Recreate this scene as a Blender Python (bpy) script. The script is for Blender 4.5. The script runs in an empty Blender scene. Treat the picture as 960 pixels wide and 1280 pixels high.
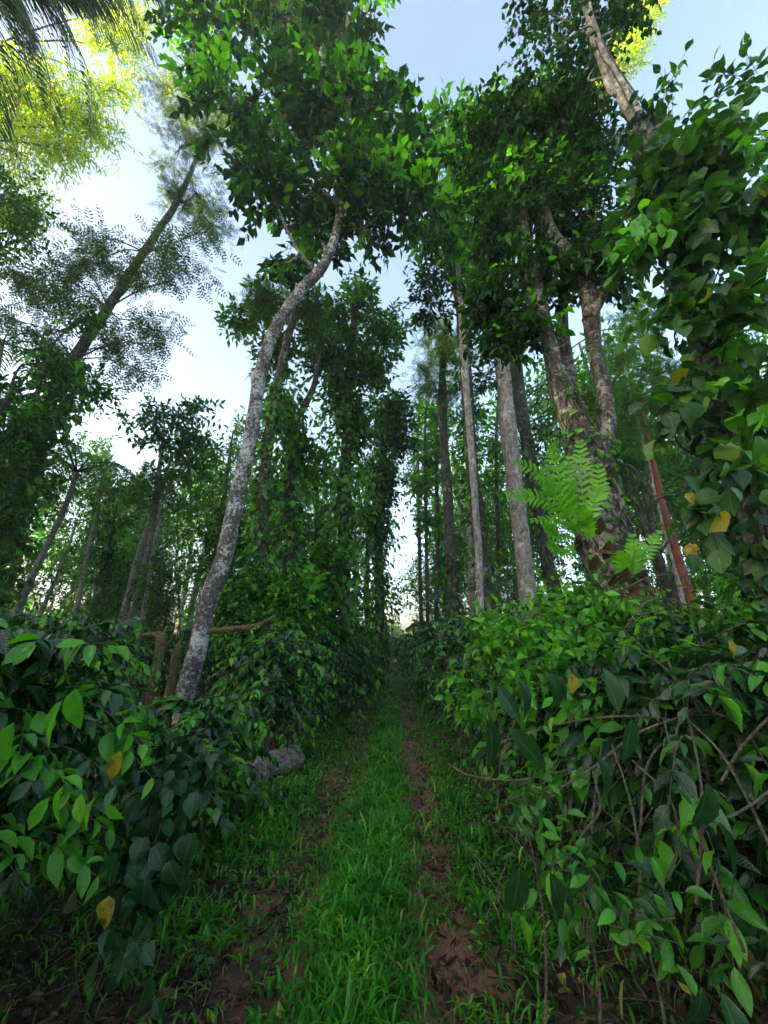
import bpy, math
import numpy as np
from mathutils import Vector, Matrix
rng = np.random.default_rng(7)
SC = bpy.context.scene
COL = SC.collection

# ------------------------------------------------------------------ camera, sky, sun, exposure
PITCH = math.radians(19.0)
CAMZ = 1.5
FPX = 482.0
cam_data = bpy.data.cameras.new('camera')
cam_data.sensor_fit = 'HORIZONTAL'; cam_data.sensor_width = 36.0
cam_data.lens = 36.0*FPX/960.0
cam_data.clip_start = 0.05; cam_data.clip_end = 5000
cam = bpy.data.objects.new('camera', cam_data); COL.objects.link(cam)
cam.location = (0, 0, CAMZ); cam.rotation_euler = (math.radians(90)+PITCH, 0, 0)
SC.camera = cam

SUN_EL, SUN_AZ = math.radians(11), math.radians(-108)      # azimuth measured from +Y towards +X
world = bpy.data.worlds.new('World'); SC.world = world; world.use_nodes = True
wn = world.node_tree
sky = wn.nodes.new('ShaderNodeTexSky'); sky.sky_type = 'NISHITA'; sky.sun_disc = False
sky.sun_elevation = SUN_EL; sky.sun_rotation = SUN_AZ
sky.air_density = 0.8; sky.dust_density = 4.5; sky.ozone_density = 0.7
bg = wn.nodes['Background']; bg.inputs['Strength'].default_value = 0.13
wn.links.new(sky.outputs[0], bg.inputs['Color'])
sl = bpy.data.lights.new('sun', 'SUN'); sl.energy = 3.6; sl.angle = math.radians(0.5); sl.color = (1.0, 0.86, 0.55)
sun = bpy.data.objects.new('sun', sl); COL.objects.link(sun)
sdir = Vector((math.sin(SUN_AZ)*math.cos(SUN_EL), math.cos(SUN_AZ)*math.cos(SUN_EL), math.sin(SUN_EL)))
sun.rotation_euler = sdir.to_track_quat('Z', 'Y').to_euler(); sun.location = sdir*60
SC.view_settings.view_transform = 'Standard'; SC.view_settings.look = 'None'
SC.view_settings.exposure = 2.95; SC.view_settings.gamma = 1.0
SC.cycles.max_bounces = 7; SC.cycles.diffuse_bounces = 4; SC.cycles.glossy_bounces = 2
HAZE = 0.0016; SC.cycles.volume_bounces = 1; SC.cycles.transmission_bounces = 3; SC.cycles.use_denoising = True

# ------------------------------------------------------------------ geometry of the view used for laying out
FWD = np.array([0, math.cos(PITCH), math.sin(PITCH)]); UPV = np.array([0, -math.sin(PITCH), math.cos(PITCH)])
def P(px, py, Y):
    a = (px-480)/FPX; b = (640-py)/FPX
    d = FWD + a*np.array([1., 0, 0]) + b*UPV
    return np.array([0, 0, CAMZ]) + d*(Y/d[1])
def depth(p): return (np.asarray(p)-np.array([0, 0, CAMZ]))@FWD
def proj(p):
    q = np.asarray(p)-np.array([0, 0, CAMZ]); d = q@FWD; d = np.where(np.abs(d) < 1e-3, 1e-3, d)
    return 480+FPX*q[..., 0]/d, 640-FPX*(q@UPV)/d, q@FWD
def pcx(y): return -0.22+0.037*y                             # centre line of the footpath
def gz(x, y):
    x = np.asarray(x, float); y = np.asarray(y, float)
    c = pcx(y); d = x-c
    h = 0.03*np.sin(x*1.3+y*0.7)+0.02*np.sin(x*3.1-y*1.9+1)+0.012*np.sin(x*7.3+y*5.9)+0.008*np.sin(x*13-y*17)
    h = h-0.035*np.exp(-((np.abs(d)-0.43)/0.13)**2)
    h = h+0.10*(1-np.exp(-np.maximum(np.abs(d)-0.9, 0)**2/0.8))
    return h

# ------------------------------------------------------------------ materials
def nt(name):
    m = bpy.data.materials.new(name); m.use_nodes = True
    t = m.node_tree; t.nodes.clear()
    return m, t
def N(t, ty, **kw):
    n = t.nodes.new(ty)
    for k, v in kw.items():
        if k in n.inputs: n.inputs[k].default_value = v
        else: setattr(n, k, v)
    return n
def ramp(t, fac, stops, interp='LINEAR'):
    r = t.nodes.new('ShaderNodeValToRGB'); r.color_ramp.interpolation = interp
    e = r.color_ramp.elements
    while len(e) < len(stops): e.new(0.5)
    for i, (p, c) in enumerate(stops): e[i].position = p; e[i].color = (*c, 1) if len(c) == 3 else c
    t.links.new(fac, r.inputs[0]); return r
def math_(t, op, a, b=None):
    n = t.nodes.new('ShaderNodeMath'); n.operation = op
    for i, v in enumerate((a, b)):
        if v is None: continue
        if isinstance(v, (int, float)): n.inputs[i].default_value = v
        else: t.links.new(v, n.inputs[i])
    return n.outputs[0]
LEAFK = {'sunlit_fine_leaf': 1.2, 'silver_oak_leaf': .9, 'dead_leaf': .5, 'dark_broad_leaf': .62, 'dry_frond': .5, 'yellow_leaf': .8, 'grass_blade': .95, 'far_leaf': .85, 'fern_frond': .9, 'deep_green_leaf': 1.0, 'vine_leaf': .8}
def leafmat(name, stops, rough=0.4, trans=0.35, tcol=1.6, veins=0.0, spec=0.5):
    m, t = nt(name); L = t.links.new
    geo = N(t, 'ShaderNodeNewGeometry'); oi = N(t, 'ShaderNodeObjectInfo')
    r = math_(t, 'FRACT', math_(t, 'ADD', geo.outputs['Random Per Island'], oi.outputs['Random']))
    cr = ramp(t, r, [(p, tuple(c*LEAFK.get(name, .85)*w for c, w in zip(q, (.85, 1.08, .55) if q[1] > q[0] else (1, 1, 1)))) for p, q in stops])
    col = cr.outputs[0]
    b = N(t, 'ShaderNodeBsdfPrincipled', Roughness=rough); b.inputs['Specular IOR Level'].default_value = spec
    if veins > 0:
        uv = N(t, 'ShaderNodeUVMap'); sx = N(t, 'ShaderNodeSeparateXYZ'); L(uv.outputs[0], sx.inputs[0])
        du = math_(t, 'ABSOLUTE', math_(t, 'SUBTRACT', sx.outputs[0], 0.5))
        mid = math_(t, 'LESS_THAN', du, 0.025)
        s = math_(t, 'SINE', math_(t, 'ADD', math_(t, 'MULTIPLY', sx.outputs[1], 62.0), math_(t, 'MULTIPLY', du, -44.0)))
        lat = math_(t, 'POWER', math_(t, 'ADD', math_(t, 'MULTIPLY', s, 0.5), 0.5), 5.0)
        v = math_(t, 'MAXIMUM', mid, math_(t, 'MULTIPLY', lat, 0.45))
        mx = N(t, 'ShaderNodeMix', data_type='RGBA', blend_type='MIX'); L(math_(t, 'MULTIPLY', v, veins), mx.inputs[0])
        L(col, mx.inputs[6]); mx.inputs[7].default_value = (0.16, 0.30, 0.10, 1); col = mx.outputs[2]
        tc = N(t, 'ShaderNodeTexCoord'); nz = N(t, 'ShaderNodeTexNoise', Scale=25.0); L(tc.outputs['Object'], nz.inputs['Vector'])
        mm = N(t, 'ShaderNodeMix', data_type='RGBA', blend_type='MULTIPLY'); mm.inputs[0].default_value = 0.5
        nr = ramp(t, nz.outputs[0], [(0.3, (0.55, 0.55, 0.5)), (0.7, (1.2, 1.2, 1.1))])
        L(col, mm.inputs[6]); L(nr.outputs[0], mm.inputs[7]); col = mm.outputs[2]
        bp = N(t, 'ShaderNodeBump', Strength=0.55, Distance=0.004); bp.invert = True
        L(v, bp.inputs['Height']); L(bp.outputs[0], b.inputs['Normal'])
    L(col, b.inputs['Base Color'])
    tr = N(t, 'ShaderNodeBsdfTranslucent')
    g = N(t, 'ShaderNodeMix', data_type='RGBA', blend_type='MULTIPLY'); g.inputs[0].default_value = 1
    L(col, g.inputs[6]); g.inputs[7].default_value = (tcol*1.4, tcol*1.4, tcol*0.2, 1); L(g.outputs[2], tr.inputs['Color'])
    ms = N(t, 'ShaderNodeMixShader'); ms.inputs[0].default_value = trans
    L(b.outputs[0], ms.inputs[1]); L(tr.outputs[0], ms.inputs[2])
    o = N(t, 'ShaderNodeOutputMaterial'); L(ms.outputs[0], o.inputs[0]); return m
def barkmat(name, dark, light, lichen=None, lich_t=0.6, scale=1.0, stretch=0.3, moss=None, moss_t=0.6):
    m, t = nt(name); L = t.links.new
    tc = N(t, 'ShaderNodeTexCoord'); mp = N(t, 'ShaderNodeMapping'); mp.inputs['Scale'].default_value = (1, 1, stretch)
    L(tc.outputs['Object'], mp.inputs[0])
    n1 = N(t, 'ShaderNodeTexNoise', Scale=14*scale, Detail=8.0, Roughness=0.7); L(mp.outputs[0], n1.inputs['Vector'])
    n2 = N(t, 'ShaderNodeTexNoise', Scale=11*scale, Detail=6.0, Roughness=0.75); L(tc.outputs['Object'], n2.inputs['Vector'])
    c = ramp(t, n1.outputs[0], [(0.36, dark), (0.60, light)]).outputs[0]
    if lichen:
        n4 = N(t, 'ShaderNodeTexNoise', Scale=2.3*scale, Detail=3.0); L(tc.outputs['Object'], n4.inputs['Vector'])
        g = math_(t, 'ADD', n2.outputs[0], math_(t, 'MULTIPLY', math_(t, 'SUBTRACT', n4.outputs[0], 0.5), 0.55))
        f = ramp(t, g, [(lich_t-0.03, (0, 0, 0)), (lich_t+0.05, (1, 1, 1))]).outputs[0]
        mx = N(t, 'ShaderNodeMix', data_type='RGBA'); L(f, mx.inputs[0]); L(c, mx.inputs[6]); mx.inputs[7].default_value = (*lichen, 1); c = mx.outputs[2]
    if moss:
        n3 = N(t, 'ShaderNodeTexNoise', Scale=3.0*scale, Detail=5.0, Roughness=0.7); L(tc.outputs['Object'], n3.inputs['Vector'])
        f = ramp(t, n3.outputs[0], [(moss_t-0.05, (0, 0, 0)), (moss_t+0.08, (1, 1, 1))]).outputs[0]
        mx = N(t, 'ShaderNodeMix', data_type='RGBA'); L(f, mx.inputs[0]); L(c, mx.inputs[6]); mx.inputs[7].default_value = (*moss, 1); c = mx.outputs[2]
    b = N(t, 'ShaderNodeBsdfPrincipled', Roughness=0.9); L(c, b.inputs['Base Color'])
    vo = N(t, 'ShaderNodeTexVoronoi', Scale=16*scale); L(mp.outputs[0], vo.inputs['Vector'])
    h = math_(t, 'ADD', math_(t, 'MULTIPLY', vo.outputs['Distance'], 0.7), n1.outputs[0])
    bp = N(t, 'ShaderNodeBump', Strength=1.0, Distance=0.06); L(h, bp.inputs['Height']); L(bp.outputs[0], b.inputs['Normal'])
    o = N(t, 'ShaderNodeOutputMaterial'); L(b.outputs[0], o.inputs[0]); return m
def soilmat(name, path=False):
    m, t = nt(name); L = t.links.new
    tc = N(t, 'ShaderNodeTexCoord')
    n1 = N(t, 'ShaderNodeTexNoise', Scale=2.2, Detail=8.0, Roughness=0.65); n2 = N(t, 'ShaderNodeTexNoise', Scale=45.0, Detail=6.0, Roughness=0.8)
    for n in (n1, n2): L(tc.outputs['Object'], n.inputs['Vector'])
    if path: st = [(0.3, (0.06, 0.034, 0.02)), (0.5, (0.20, 0.085, 0.045)), (0.72, (0.32, 0.16, 0.095))]
    else: st = [(0.3, (0.016, 0.012, 0.009)), (0.55, (0.045, 0.03, 0.02)), (0.75, (0.075, 0.05, 0.033))]
    c = ramp(t, n1.outputs[0], st).outputs[0]
    mx = N(t, 'ShaderNodeMix', data_type='RGBA', blend_type='MULTIPLY'); mx.inputs[0].default_value = 0.8
    r = ramp(t, n2.outputs[0], [(0.3, (0.35, 0.35, 0.35)), (0.7, (1.4, 1.4, 1.4))]).outputs[0]
    L(c, mx.inputs[6]); L(r, mx.inputs[7])
    b = N(t, 'ShaderNodeBsdfPrincipled', Roughness=0.95); L(mx.outputs[2], b.inputs['Base Color'])
    bp = N(t, 'ShaderNodeBump', Strength=1.0, Distance=0.02); L(n2.outputs[0], bp.inputs['Height']); L(bp.outputs[0], b.inputs['Normal'])
    o = N(t, 'ShaderNodeOutputMaterial'); L(b.outputs[0], o.inputs[0]); return m
M = {}
M['coffee'] = leafmat('coffee_leaf', [(0, (0.003, 0.022, 0.014)), (0.5, (0.007, 0.048, 0.020)), (0.78, (0.020, 0.11, 0.022)), (1, (0.08, 0.28, 0.03))], 0.24, 0.22, 1.5, 0.28, 0.6)
M['deep'] = leafmat('deep_green_leaf', [(0, (0.006, 0.035, 0.022)), (1, (0.012, 0.065, 0.03))], 0.3, 0.15, 1.2, .3, .4)
M['young'] = leafmat('young_leaf', [(0, (0.06, 0.25, 0.03)), (0.6, (0.12, 0.40, 0.035)), (1, (0.24, 0.52, 0.04))], 0.28, 0.4, 1.5, 0.5, 0.5)
M['vine'] = leafmat('vine_leaf', [(0, (0.012, 0.06, 0.024)), (0.5, (0.028, 0.115, 0.025)), (0.93, (0.07, 0.22, 0.025)), (0.975, (0.16, 0.26, 0.025)), (1, (0.35, 0.27, 0.02))], 0.38, 0.32, 1.3, 0.35, 0.4)
M['yellow'] = leafmat('yellow_leaf', [(0, (0.50, 0.34, 0.02)), (1, (0.55, 0.46, 0.03))], 0.5, 0.3, 0.8, 0.4)
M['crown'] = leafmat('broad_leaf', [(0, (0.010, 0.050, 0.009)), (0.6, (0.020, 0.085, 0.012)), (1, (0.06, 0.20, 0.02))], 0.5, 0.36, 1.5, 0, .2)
M['crownlit'] = leafmat('lit_broad_leaf', [(0, (0.06, 0.20, 0.02)), (0.7, (0.10, 0.30, 0.025)), (1, (0.17, 0.38, 0.03))], 0.5, 0.55, 1.5, 0, .2)  # lighter copy of the crown leaf, painting lit clumps into the crowns
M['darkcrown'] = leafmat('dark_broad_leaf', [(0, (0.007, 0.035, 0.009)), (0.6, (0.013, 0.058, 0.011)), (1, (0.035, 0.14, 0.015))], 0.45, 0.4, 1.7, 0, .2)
M['feather'] = leafmat('silver_oak_leaf', [(0, (0.045, 0.085, 0.05)), (0.5, (0.07, 0.12, 0.07)), (1, (0.12, 0.18, 0.09))], 0.6, 0.3, 1.1, 0, 0.3)
M['goldlit'] = leafmat('sunlit_fine_leaf', [(0, (0.12, 0.20, 0.02)), (0.5, (0.24, 0.32, 0.025)), (1, (0.42, 0.42, 0.03))], 0.5, 0.5, 1.2, 0, 0.3)  # fine leaf coloured golden, low sunlight painted into the colour
M['palmleaf'] = leafmat('palm_leaflet', [(0, (0.012, 0.045, 0.025)), (0.6, (0.025, 0.08, 0.03)), (1, (0.06, 0.14, 0.03))], 0.5, 0.25, 1.2, 0, .15)
M['far'] = leafmat('far_leaf', [(0, (0.03, 0.11, 0.025)), (0.5, (0.06, 0.18, 0.035)), (1, (0.12, 0.27, 0.045))], 0.55, 0.4, 1.3, 0, 0.3)
M['fern'] = leafmat('fern_frond', [(0, (0.10, 0.33, 0.025)), (0.5, (0.15, 0.42, 0.03)), (1, (0.20, 0.48, 0.035))], 0.45, 0.4, 1.1, 0)
M['husk'] = leafmat('dry_frond', [(0, (0.08, 0.04, 0.025)), (1, (0.20, 0.11, 0.07))], 0.8, 0.15, 1.0, 0.4, 0.2)
M['litter'] = leafmat('dead_leaf', [(0, (0.04, 0.025, 0.015)), (0.5, (0.10, 0.065, 0.04)), (0.9, (0.20, 0.14, 0.09)), (1, (0.30, 0.23, 0.15))], 0.85, 0.1, 1.0, 0, 0.2)
M['straw'] = leafmat('straw_blade', [(0, (0.13, 0.10, 0.05)), (1, (0.30, 0.25, 0.13))], 0.7, 0.2, 1.0, 0, 0.2)
M['grass'] = leafmat('grass_blade', [(0, (0.025, 0.14, 0.010)), (0.5, (0.05, 0.24, 0.014)), (0.9, (0.10, 0.36, 0.022)), (0.94, (0.22, 0.36, 0.05)), (1, (0.40, 0.34, 0.14))], 0.45, 0.4, 1.3, 0, 0.35)
def patchy(m):                                                 # slow colour drift over the ground
    t = m.node_tree; cr = [n for n in t.nodes if n.type == 'VALTORGB'][0]; tg = [l.to_socket for l in list(cr.outputs[0].links)]
    tc = N(t, 'ShaderNodeTexCoord'); nz = N(t, 'ShaderNodeTexNoise', Scale=2.6, Detail=5.0, Roughness=.7); t.links.new(tc.outputs['Object'], nz.inputs['Vector'])
    k = ramp(t, nz.outputs[0], [(.35, (.45, .5, .6)), (.5, (.9, .95, .9)), (.66, (1.5, 1.15, 1.0))]); x = N(t, 'ShaderNodeMix', data_type='RGBA', blend_type='MULTIPLY'); x.inputs[0].default_value = 1
    t.links.new(cr.outputs[0], x.inputs[6]); t.links.new(k.outputs[0], x.inputs[7])
    for q in tg: t.links.new(x.outputs[2], q)
patchy(M['grass'])
def blotched(m):                                               # browning edges and green remains on dying leaves
    t = m.node_tree; cr = [n for n in t.nodes if n.type == 'VALTORGB'][0]; tg = [l.to_socket for l in list(cr.outputs[0].links)]
    tc = N(t, 'ShaderNodeTexCoord'); nz = N(t, 'ShaderNodeTexNoise', Scale=22.0, Detail=6.0, Roughness=.75); t.links.new(tc.outputs['Object'], nz.inputs['Vector'])
    k = ramp(t, nz.outputs[0], [(.36, (.12, .10, .2)), (.42, (.45, .35, .4)), (.5, (1, 1, 1)), (.56, (.9, 1.05, 1)), (.64, (.22, .75, .8))]); x = N(t, 'ShaderNodeMix', data_type='RGBA', blend_type='MULTIPLY'); x.inputs[0].default_value = 1
    t.links.new(cr.outputs[0], x.inputs[6]); t.links.new(k.outputs[0], x.inputs[7])
    for q in tg: t.links.new(x.outputs[2], q)
blotched(M['yellow'])
M['weed'] = leafmat('weed_leaf', [(0, (0.012, 0.06, 0.015)), (0.6, (0.035, 0.16, 0.02)), (1, (0.09, 0.30, 0.03))], 0.45, 0.3, 1.3, 0)
M['lichen_bark'] = barkmat('mottled_bark', (0.05, 0.043, 0.037), (0.17, 0.15, 0.13), (0.58, 0.59, 0.56), 0.53, 1.7, 0.7)
M['dark_bark'] = barkmat('dark_bark', (0.02, 0.018, 0.016), (0.085, 0.075, 0.065), (0.26, 0.27, 0.24), 0.60, 1.2, .4, (.03, .045, .015), .58)
M['grey_bark'] = barkmat('grey_bark', (0.09, 0.084, 0.078), (0.34, 0.32, 0.295), (0.50, 0.50, 0.47), 0.58, 1.0, 0.45)
M['gnarled_bark'] = barkmat('gnarled_bark', (0.02, 0.016, 0.012), (0.135, 0.125, 0.112), (0.38, 0.39, 0.36), 0.56, 1.5, 0.45, (0.07, 0.085, 0.03), 0.58)
M['moss_bark'] = barkmat('mossy_bark', (0.05, 0.035, 0.02), (0.16, 0.11, 0.06), (0.13, 0.12, 0.03), 0.5, 1.4, 1, (0.14, 0.085, 0.03), 0.55)
M['log'] = barkmat('rotting_log', (0.12, 0.095, 0.075), (0.42, 0.35, 0.27), (0.46, 0.41, 0.34), 0.6, 1.5, 1.0, (0.04, 0.07, 0.02), .55)
M['red_bark'] = barkmat('reddish_bark', (0.10, 0.035, 0.02), (0.24, 0.08, 0.045), None, 0.6, 1.0)
M['pole_bark'] = barkmat('pale_pole_bark', (0.13, 0.12, 0.10), (0.34, 0.32, 0.28), (0.5, 0.5, 0.46), 0.62, 0.8, 2.2)
M['twig'] = barkmat('twig_bark', (0.035, 0.028, 0.02), (0.10, 0.085, 0.06), None, 0.6, 2)
M['stem'] = barkmat('coffee_stem_bark', (0.09, 0.075, 0.05), (0.30, 0.26, 0.18), None, 0.6, 3, 1)
M['soil'] = soilmat('dark_soil'); M['dirt'] = soilmat('red_dirt', True)
M['stone'] = barkmat('stone', (0.12, 0.10, 0.09), (0.32, 0.29, 0.26), None, 0.6, 2, 1)
def fungus():
    return None

ORD = 'first second third fourth fifth sixth seventh eighth ninth tenth eleventh twelfth thirteenth fourteenth fifteenth sixteenth seventeenth eighteenth nineteenth twentieth'.split()
# ------------------------------------------------------------------ mesh helpers
def tag(o, label=None, cat=None, group=None, kind=None):
    if label: o['label'] = label
    if cat: o['category'] = cat
    if group: o['group'] = group
    if kind: o['kind'] = kind
    return o
def rootpos(o):
    p = np.zeros(3)
    while o is not None: p = p+np.array(o.location); o = o.parent
    return p
def mesh_from(name, V, F, mats, uv=None, smooth=False, mi=None):
    V = np.asarray(V, np.float32); F = np.asarray(F, np.int32)
    me = bpy.data.meshes.new(name); k = F.shape[1]
    me.vertices.add(len(V)); me.vertices.foreach_set('co', V.ravel())
    me.loops.add(F.size); me.loops.foreach_set('vertex_index', F.ravel())
    me.polygons.add(len(F)); me.polygons.foreach_set('loop_start', np.arange(0, F.size, k, dtype=np.int32))
    me.polygons.foreach_set('loop_total', np.full(len(F), k, np.int32))
    if smooth: me.polygons.foreach_set('use_smooth', np.ones(len(F), bool))
    for m in (mats if isinstance(mats, (list, tuple)) else [mats]): me.materials.append(m)
    if mi is not None: me.polygons.foreach_set('material_index', np.asarray(mi, np.int32))
    if uv is not None:
        ul = me.uv_layers.new(name='UVMap'); ul.data.foreach_set('uv', np.asarray(uv, np.float32)[F.ravel()].ravel())
    me.update(); me.validate() if False else None
    return me
def empty(name, loc, **kw):
    o = bpy.data.objects.new(name, None); COL.objects.link(o); o.location = Vector([float(v) for v in loc]); o.empty_display_size = 0.2
    return tag(o, **kw)
def mk(name, V, F, mats, parent=None, uv=None, smooth=False, mi=None, loc=None, **kw):
    """one mesh object; V in world coordinates"""
    base = rootpos(parent) if parent is not None else (np.zeros(3) if loc is None else np.asarray(loc, float))
    me = mesh_from(name, np.asarray(V)-base, F, mats, uv, smooth, mi)
    o = bpy.data.objects.new(name, me); COL.objects.link(o)
    if parent is not None: o.parent = parent
    else: o.location = Vector([float(v) for v in base])
    return tag(o, **kw)
def cat(parts):
    V, F, n = [], [], 0
    for v, f in parts:
        V.append(v); F.append(np.asarray(f)+n); n += len(v)
    return np.concatenate(V), np.concatenate(F)
def norm(v): return v/np.maximum(np.linalg.norm(v, axis=-1, keepdims=True), 1e-9)
def spline(pts, rad, n):
    pts = np.asarray(pts, float); rad = np.asarray(rad, float)
    p = np.vstack([2*pts[0]-pts[1], pts, 2*pts[-1]-pts[-2]])
    out, ro = [], []
    for s in np.linspace(0, len(pts)-1-1e-6, n):
        i = int(s); t = s-i; a, b, c, d = p[i:i+4]
        out.append(0.5*((2*b)+(-a+c)*t+(2*a-5*b+4*c-d)*t*t+(-a+3*b-3*c+d)*t**3)); ro.append(rad[i]*(1-t)+rad[min(i+1, len(rad)-1)]*t)
    return np.array(out), np.array(ro)
def tube(pts, rad, sides=8, n=None, lump=0.0, seed=0, twist=0.0, fine=0.0, flare=0.0):
    n = n or max(2, (len(pts)-1)*5+1)
    c, r = spline(pts, rad, n)
    tan = norm(np.gradient(c, axis=0)); ref = np.array([1., 0.13, 0.07])
    X = norm(np.cross(tan, ref)); Y = np.cross(tan, X)
    a = np.linspace(0, 2*np.pi, sides, endpoint=False)[None, :]+twist*np.linspace(0, 1, n)[:, None]
    R = np.repeat(r[:, None], sides, 1); s = np.linspace(0, 1, n)[:, None]*np.linalg.norm(np.diff(c, axis=0), axis=1).sum()
    if lump:
        rg = np.random.default_rng(seed); k = np.ones_like(R)
        for j in range(6):
            k = k+lump*rg.uniform(.4, 1)*np.sin(a*rg.integers(1, 5)+rg.uniform(0, 6)+s*rg.uniform(0.6, 9)/max(r.mean()*6, .12)*0.5)
        if fine: k = k+fine*rg.standard_normal(R.shape)
        R = R*k
    if flare: R = R*(1+flare*np.exp(-s/0.25)*(1+0.35*np.sin(a*4+seed)))
    V = c[:, None, :]+R[..., None]*(np.cos(a)[..., None]*X[:, None, :]+np.sin(a)[..., None]*Y[:, None, :])
    V = V.reshape(-1, 3); i = np.arange(n-1)[:, None]*sides; j = np.arange(sides)[None, :]; j2 = (j+1) % sides
    F = np.stack([i+j, i+j2, i+sides+j2, i+sides+j], -1).reshape(-1, 4)
    top = len(V); V = np.vstack([V, c[0], c[-1]]); jj = np.arange(sides); k2 = (jj+1) % sides; l = (n-1)*sides
    F = np.vstack([F, np.stack([jj*0+top, k2, jj, jj], -1)[:, [0, 1, 2, 2]], np.stack([jj*0+top+1, l+jj, l+k2, l+k2], -1)])
    return V, F
def tri(F):                                                   # quads (possibly degenerate) to triangles
    F = np.asarray(F)
    a = F[:, [0, 1, 2]]; b = F[:, [0, 2, 3]]; b = b[(b[:, 0] != b[:, 1]) & (b[:, 1] != b[:, 2]) & (b[:, 0] != b[:, 2])]
    return np.vstack([a, b])
def mktube(name, tubes, mat, parent, smooth=True, **kw):
    V, F = cat(tubes); return mk(name, V, tri(F), mat, parent, smooth=smooth, **kw)

# leaf templates: lie along +Y, length 1, normal +Z ; (V, F tris, uv)
def T_simple(w=0.22, fold=0.25, drop=0.12):
    V = np.array([[0, 0, 0], [-w, .42, w*fold], [w, .42, w*fold], [0, .45, 0], [0, 1, -drop]], float)
    F = np.array([[0, 2, 3], [0, 3, 1], [3, 2, 4], [3, 4, 1]]); return V, F, np.c_[V[:, 0]/(2*w)+.5, V[:, 1]]
def T_dia(w=0.25):
    V = np.array([[0, 0, 0], [-w, .45, .04], [w, .45, .04], [0, 1, -.1]], float)
    F = np.array([[0, 2, 1], [1, 2, 3]]); return V, F, np.c_[V[:, 0]/(2*w)+.5, V[:, 1]]
def T_leaf(prof, fold=0.3, drop=0.25, wave=0.02, lobe=0.0, seed=1, side=0.0, twist=0.0):
    prof = np.asarray(prof, float); n = len(prof); ys = np.linspace(0, 1, n+2)[1:-1]; wm = prof.max()
    V = [[0, 0, 0]]
    for i, (y, w) in enumerate(zip(ys, prof)):
        yy = y-lobe*max(0, 1-i*1.0)
        for s in (-1, 0, 1):
            V.append([s*w, (yy if s else y), fold*abs(s)*w+(wave*math.sin(i*2.1+seed+s) if s else 0)-drop*y*y])
    V.append([0, 1, -drop*1.0]); V = np.array(V); X0 = V[:, 0].copy()
    V[:, 2] += twist*V[:, 0]*V[:, 1]; V[:, 0] += side*V[:, 1]**2; F = []
    F += [[0, 2, 1], [0, 3, 2]]
    for i in range(n-1):
        a = 1+3*i; b = a+3
        for s in (0, 1): F += [[a+s, a+s+1, b+s+1], [a+s, b+s+1, b+s]]
    a = 1+3*(n-1); e = len(V)-1; F += [[a, a+1, e], [a+1, a+2, e]]
    return V, np.array(F), np.c_[X0/(2*wm)+.5, V[:, 1]]
def T_pinnate(pairs=7, ln=0.34, w=0.035, sweep=0.45, drop=0.2, terminal=True, profile=None):
    V, F = [], []
    def strip(p, q, w_, up):
        n = len(V); d = q-p; s = norm(np.cross(d, [0, 0, 1.0]))*w_
        V.extend([p, p+d*.45+s, p+d*.45-s, q]); F.extend([[n, n+1, n+2], [n+2, n+1, n+3]])
    for i in range(pairs):
        y = .12+.8*i/(pairs-1) if pairs > 1 else .5; L = ln*(profile(i/(pairs-1)) if profile else math.sin(math.pi*(.2+.72*i/(pairs-1))))
        for s in (-1, 1):
            p = np.array([0, y, -drop*y*y]); q = p+np.array([s*L*math.cos(sweep), L*math.sin(sweep), -.18*L]); strip(p, q, w, 1)
    for i in range(2):
        strip(np.array([0, i*.5, -drop*(i*.5)**2]), np.array([0, i*.5+.5, -drop*(i*.5+.5)**2]), 0.006 if not terminal else 0.010, 1)
    V = np.array(V, float); return V, np.array(F), np.c_[V[:, 0]+.5, V[:, 1]]
def T_compound(pairs=4, ln=0.30, w=0.085):
    V, F = [], []
    base = T_simple(w/ln, .25, .15)
    def put(p, ang, L):
        n = len(V); c, s = math.cos(ang), math.sin(ang)
        for v in base[0]*L: V.append([p[0]+v[0]*c+v[1]*s, p[1]-v[0]*s+v[1]*c, p[2]+v[2]])
        for f in base[1]: F.append([k+n for k in f])
    for i in range(pairs):
        y = .2+.65*i/(pairs-1)
        for s in (-1, 1): put((0, y+.03*s, -.2*y*y), s*1.05, ln*(.8+.3*math.sin(i*1.3+s)))
    put((0, .85, -.16), 0.1, ln)
    n = len(V); V += [[-.008, 0, 0], [.008, 0, 0], [0, .9, -.17]]; F.append([n, n+1, n+2])
    V = np.array(V, float); return V, np.array(F), np.c_[V[:, 0]+.5, V[:, 1]]
COF = [.13, .195, .22, .215, .175, .085]
TP = {'coffee': [T_leaf(COF, .35, .10, .028, 0, 1, .06, .5), T_leaf(COF, .6, .38, .02, 0, 2.5, -.12, -.4), T_leaf(COF, .15, .55, .035, 0, 4, .14, .2), T_leaf([v*.8 for v in COF], .8, .2, .02, 0, 5, -.05, -.9)], 'heart': [T_leaf([.31, .39, .38, .29, .14], f, d, .03, .20, s, sd, tw) for f, d, s, sd, tw in ((.25, .2, 1, .06, .3), (.5, .45, 3, -.1, -.4), (.05, .1, 5, .1, .6))],
      'oval': [T_leaf([.16, .26, .27, .19, .08], f, d, .03, 0, s, sd, tw) for f, d, s, sd, tw in ((.3, .2, 1, .08, .3), (.7, .4, 3, -.1, -.5))], 'simple': [T_simple()], 'wide': [T_simple(.3, .2, .15)], 'dia': [T_dia()],
      'feather': [T_pinnate()], 'featherlow': [T_pinnate(5, .36, .05)], 'compound': [T_compound()], 'slim': [T_simple(.13, .2, .2)]}

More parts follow.
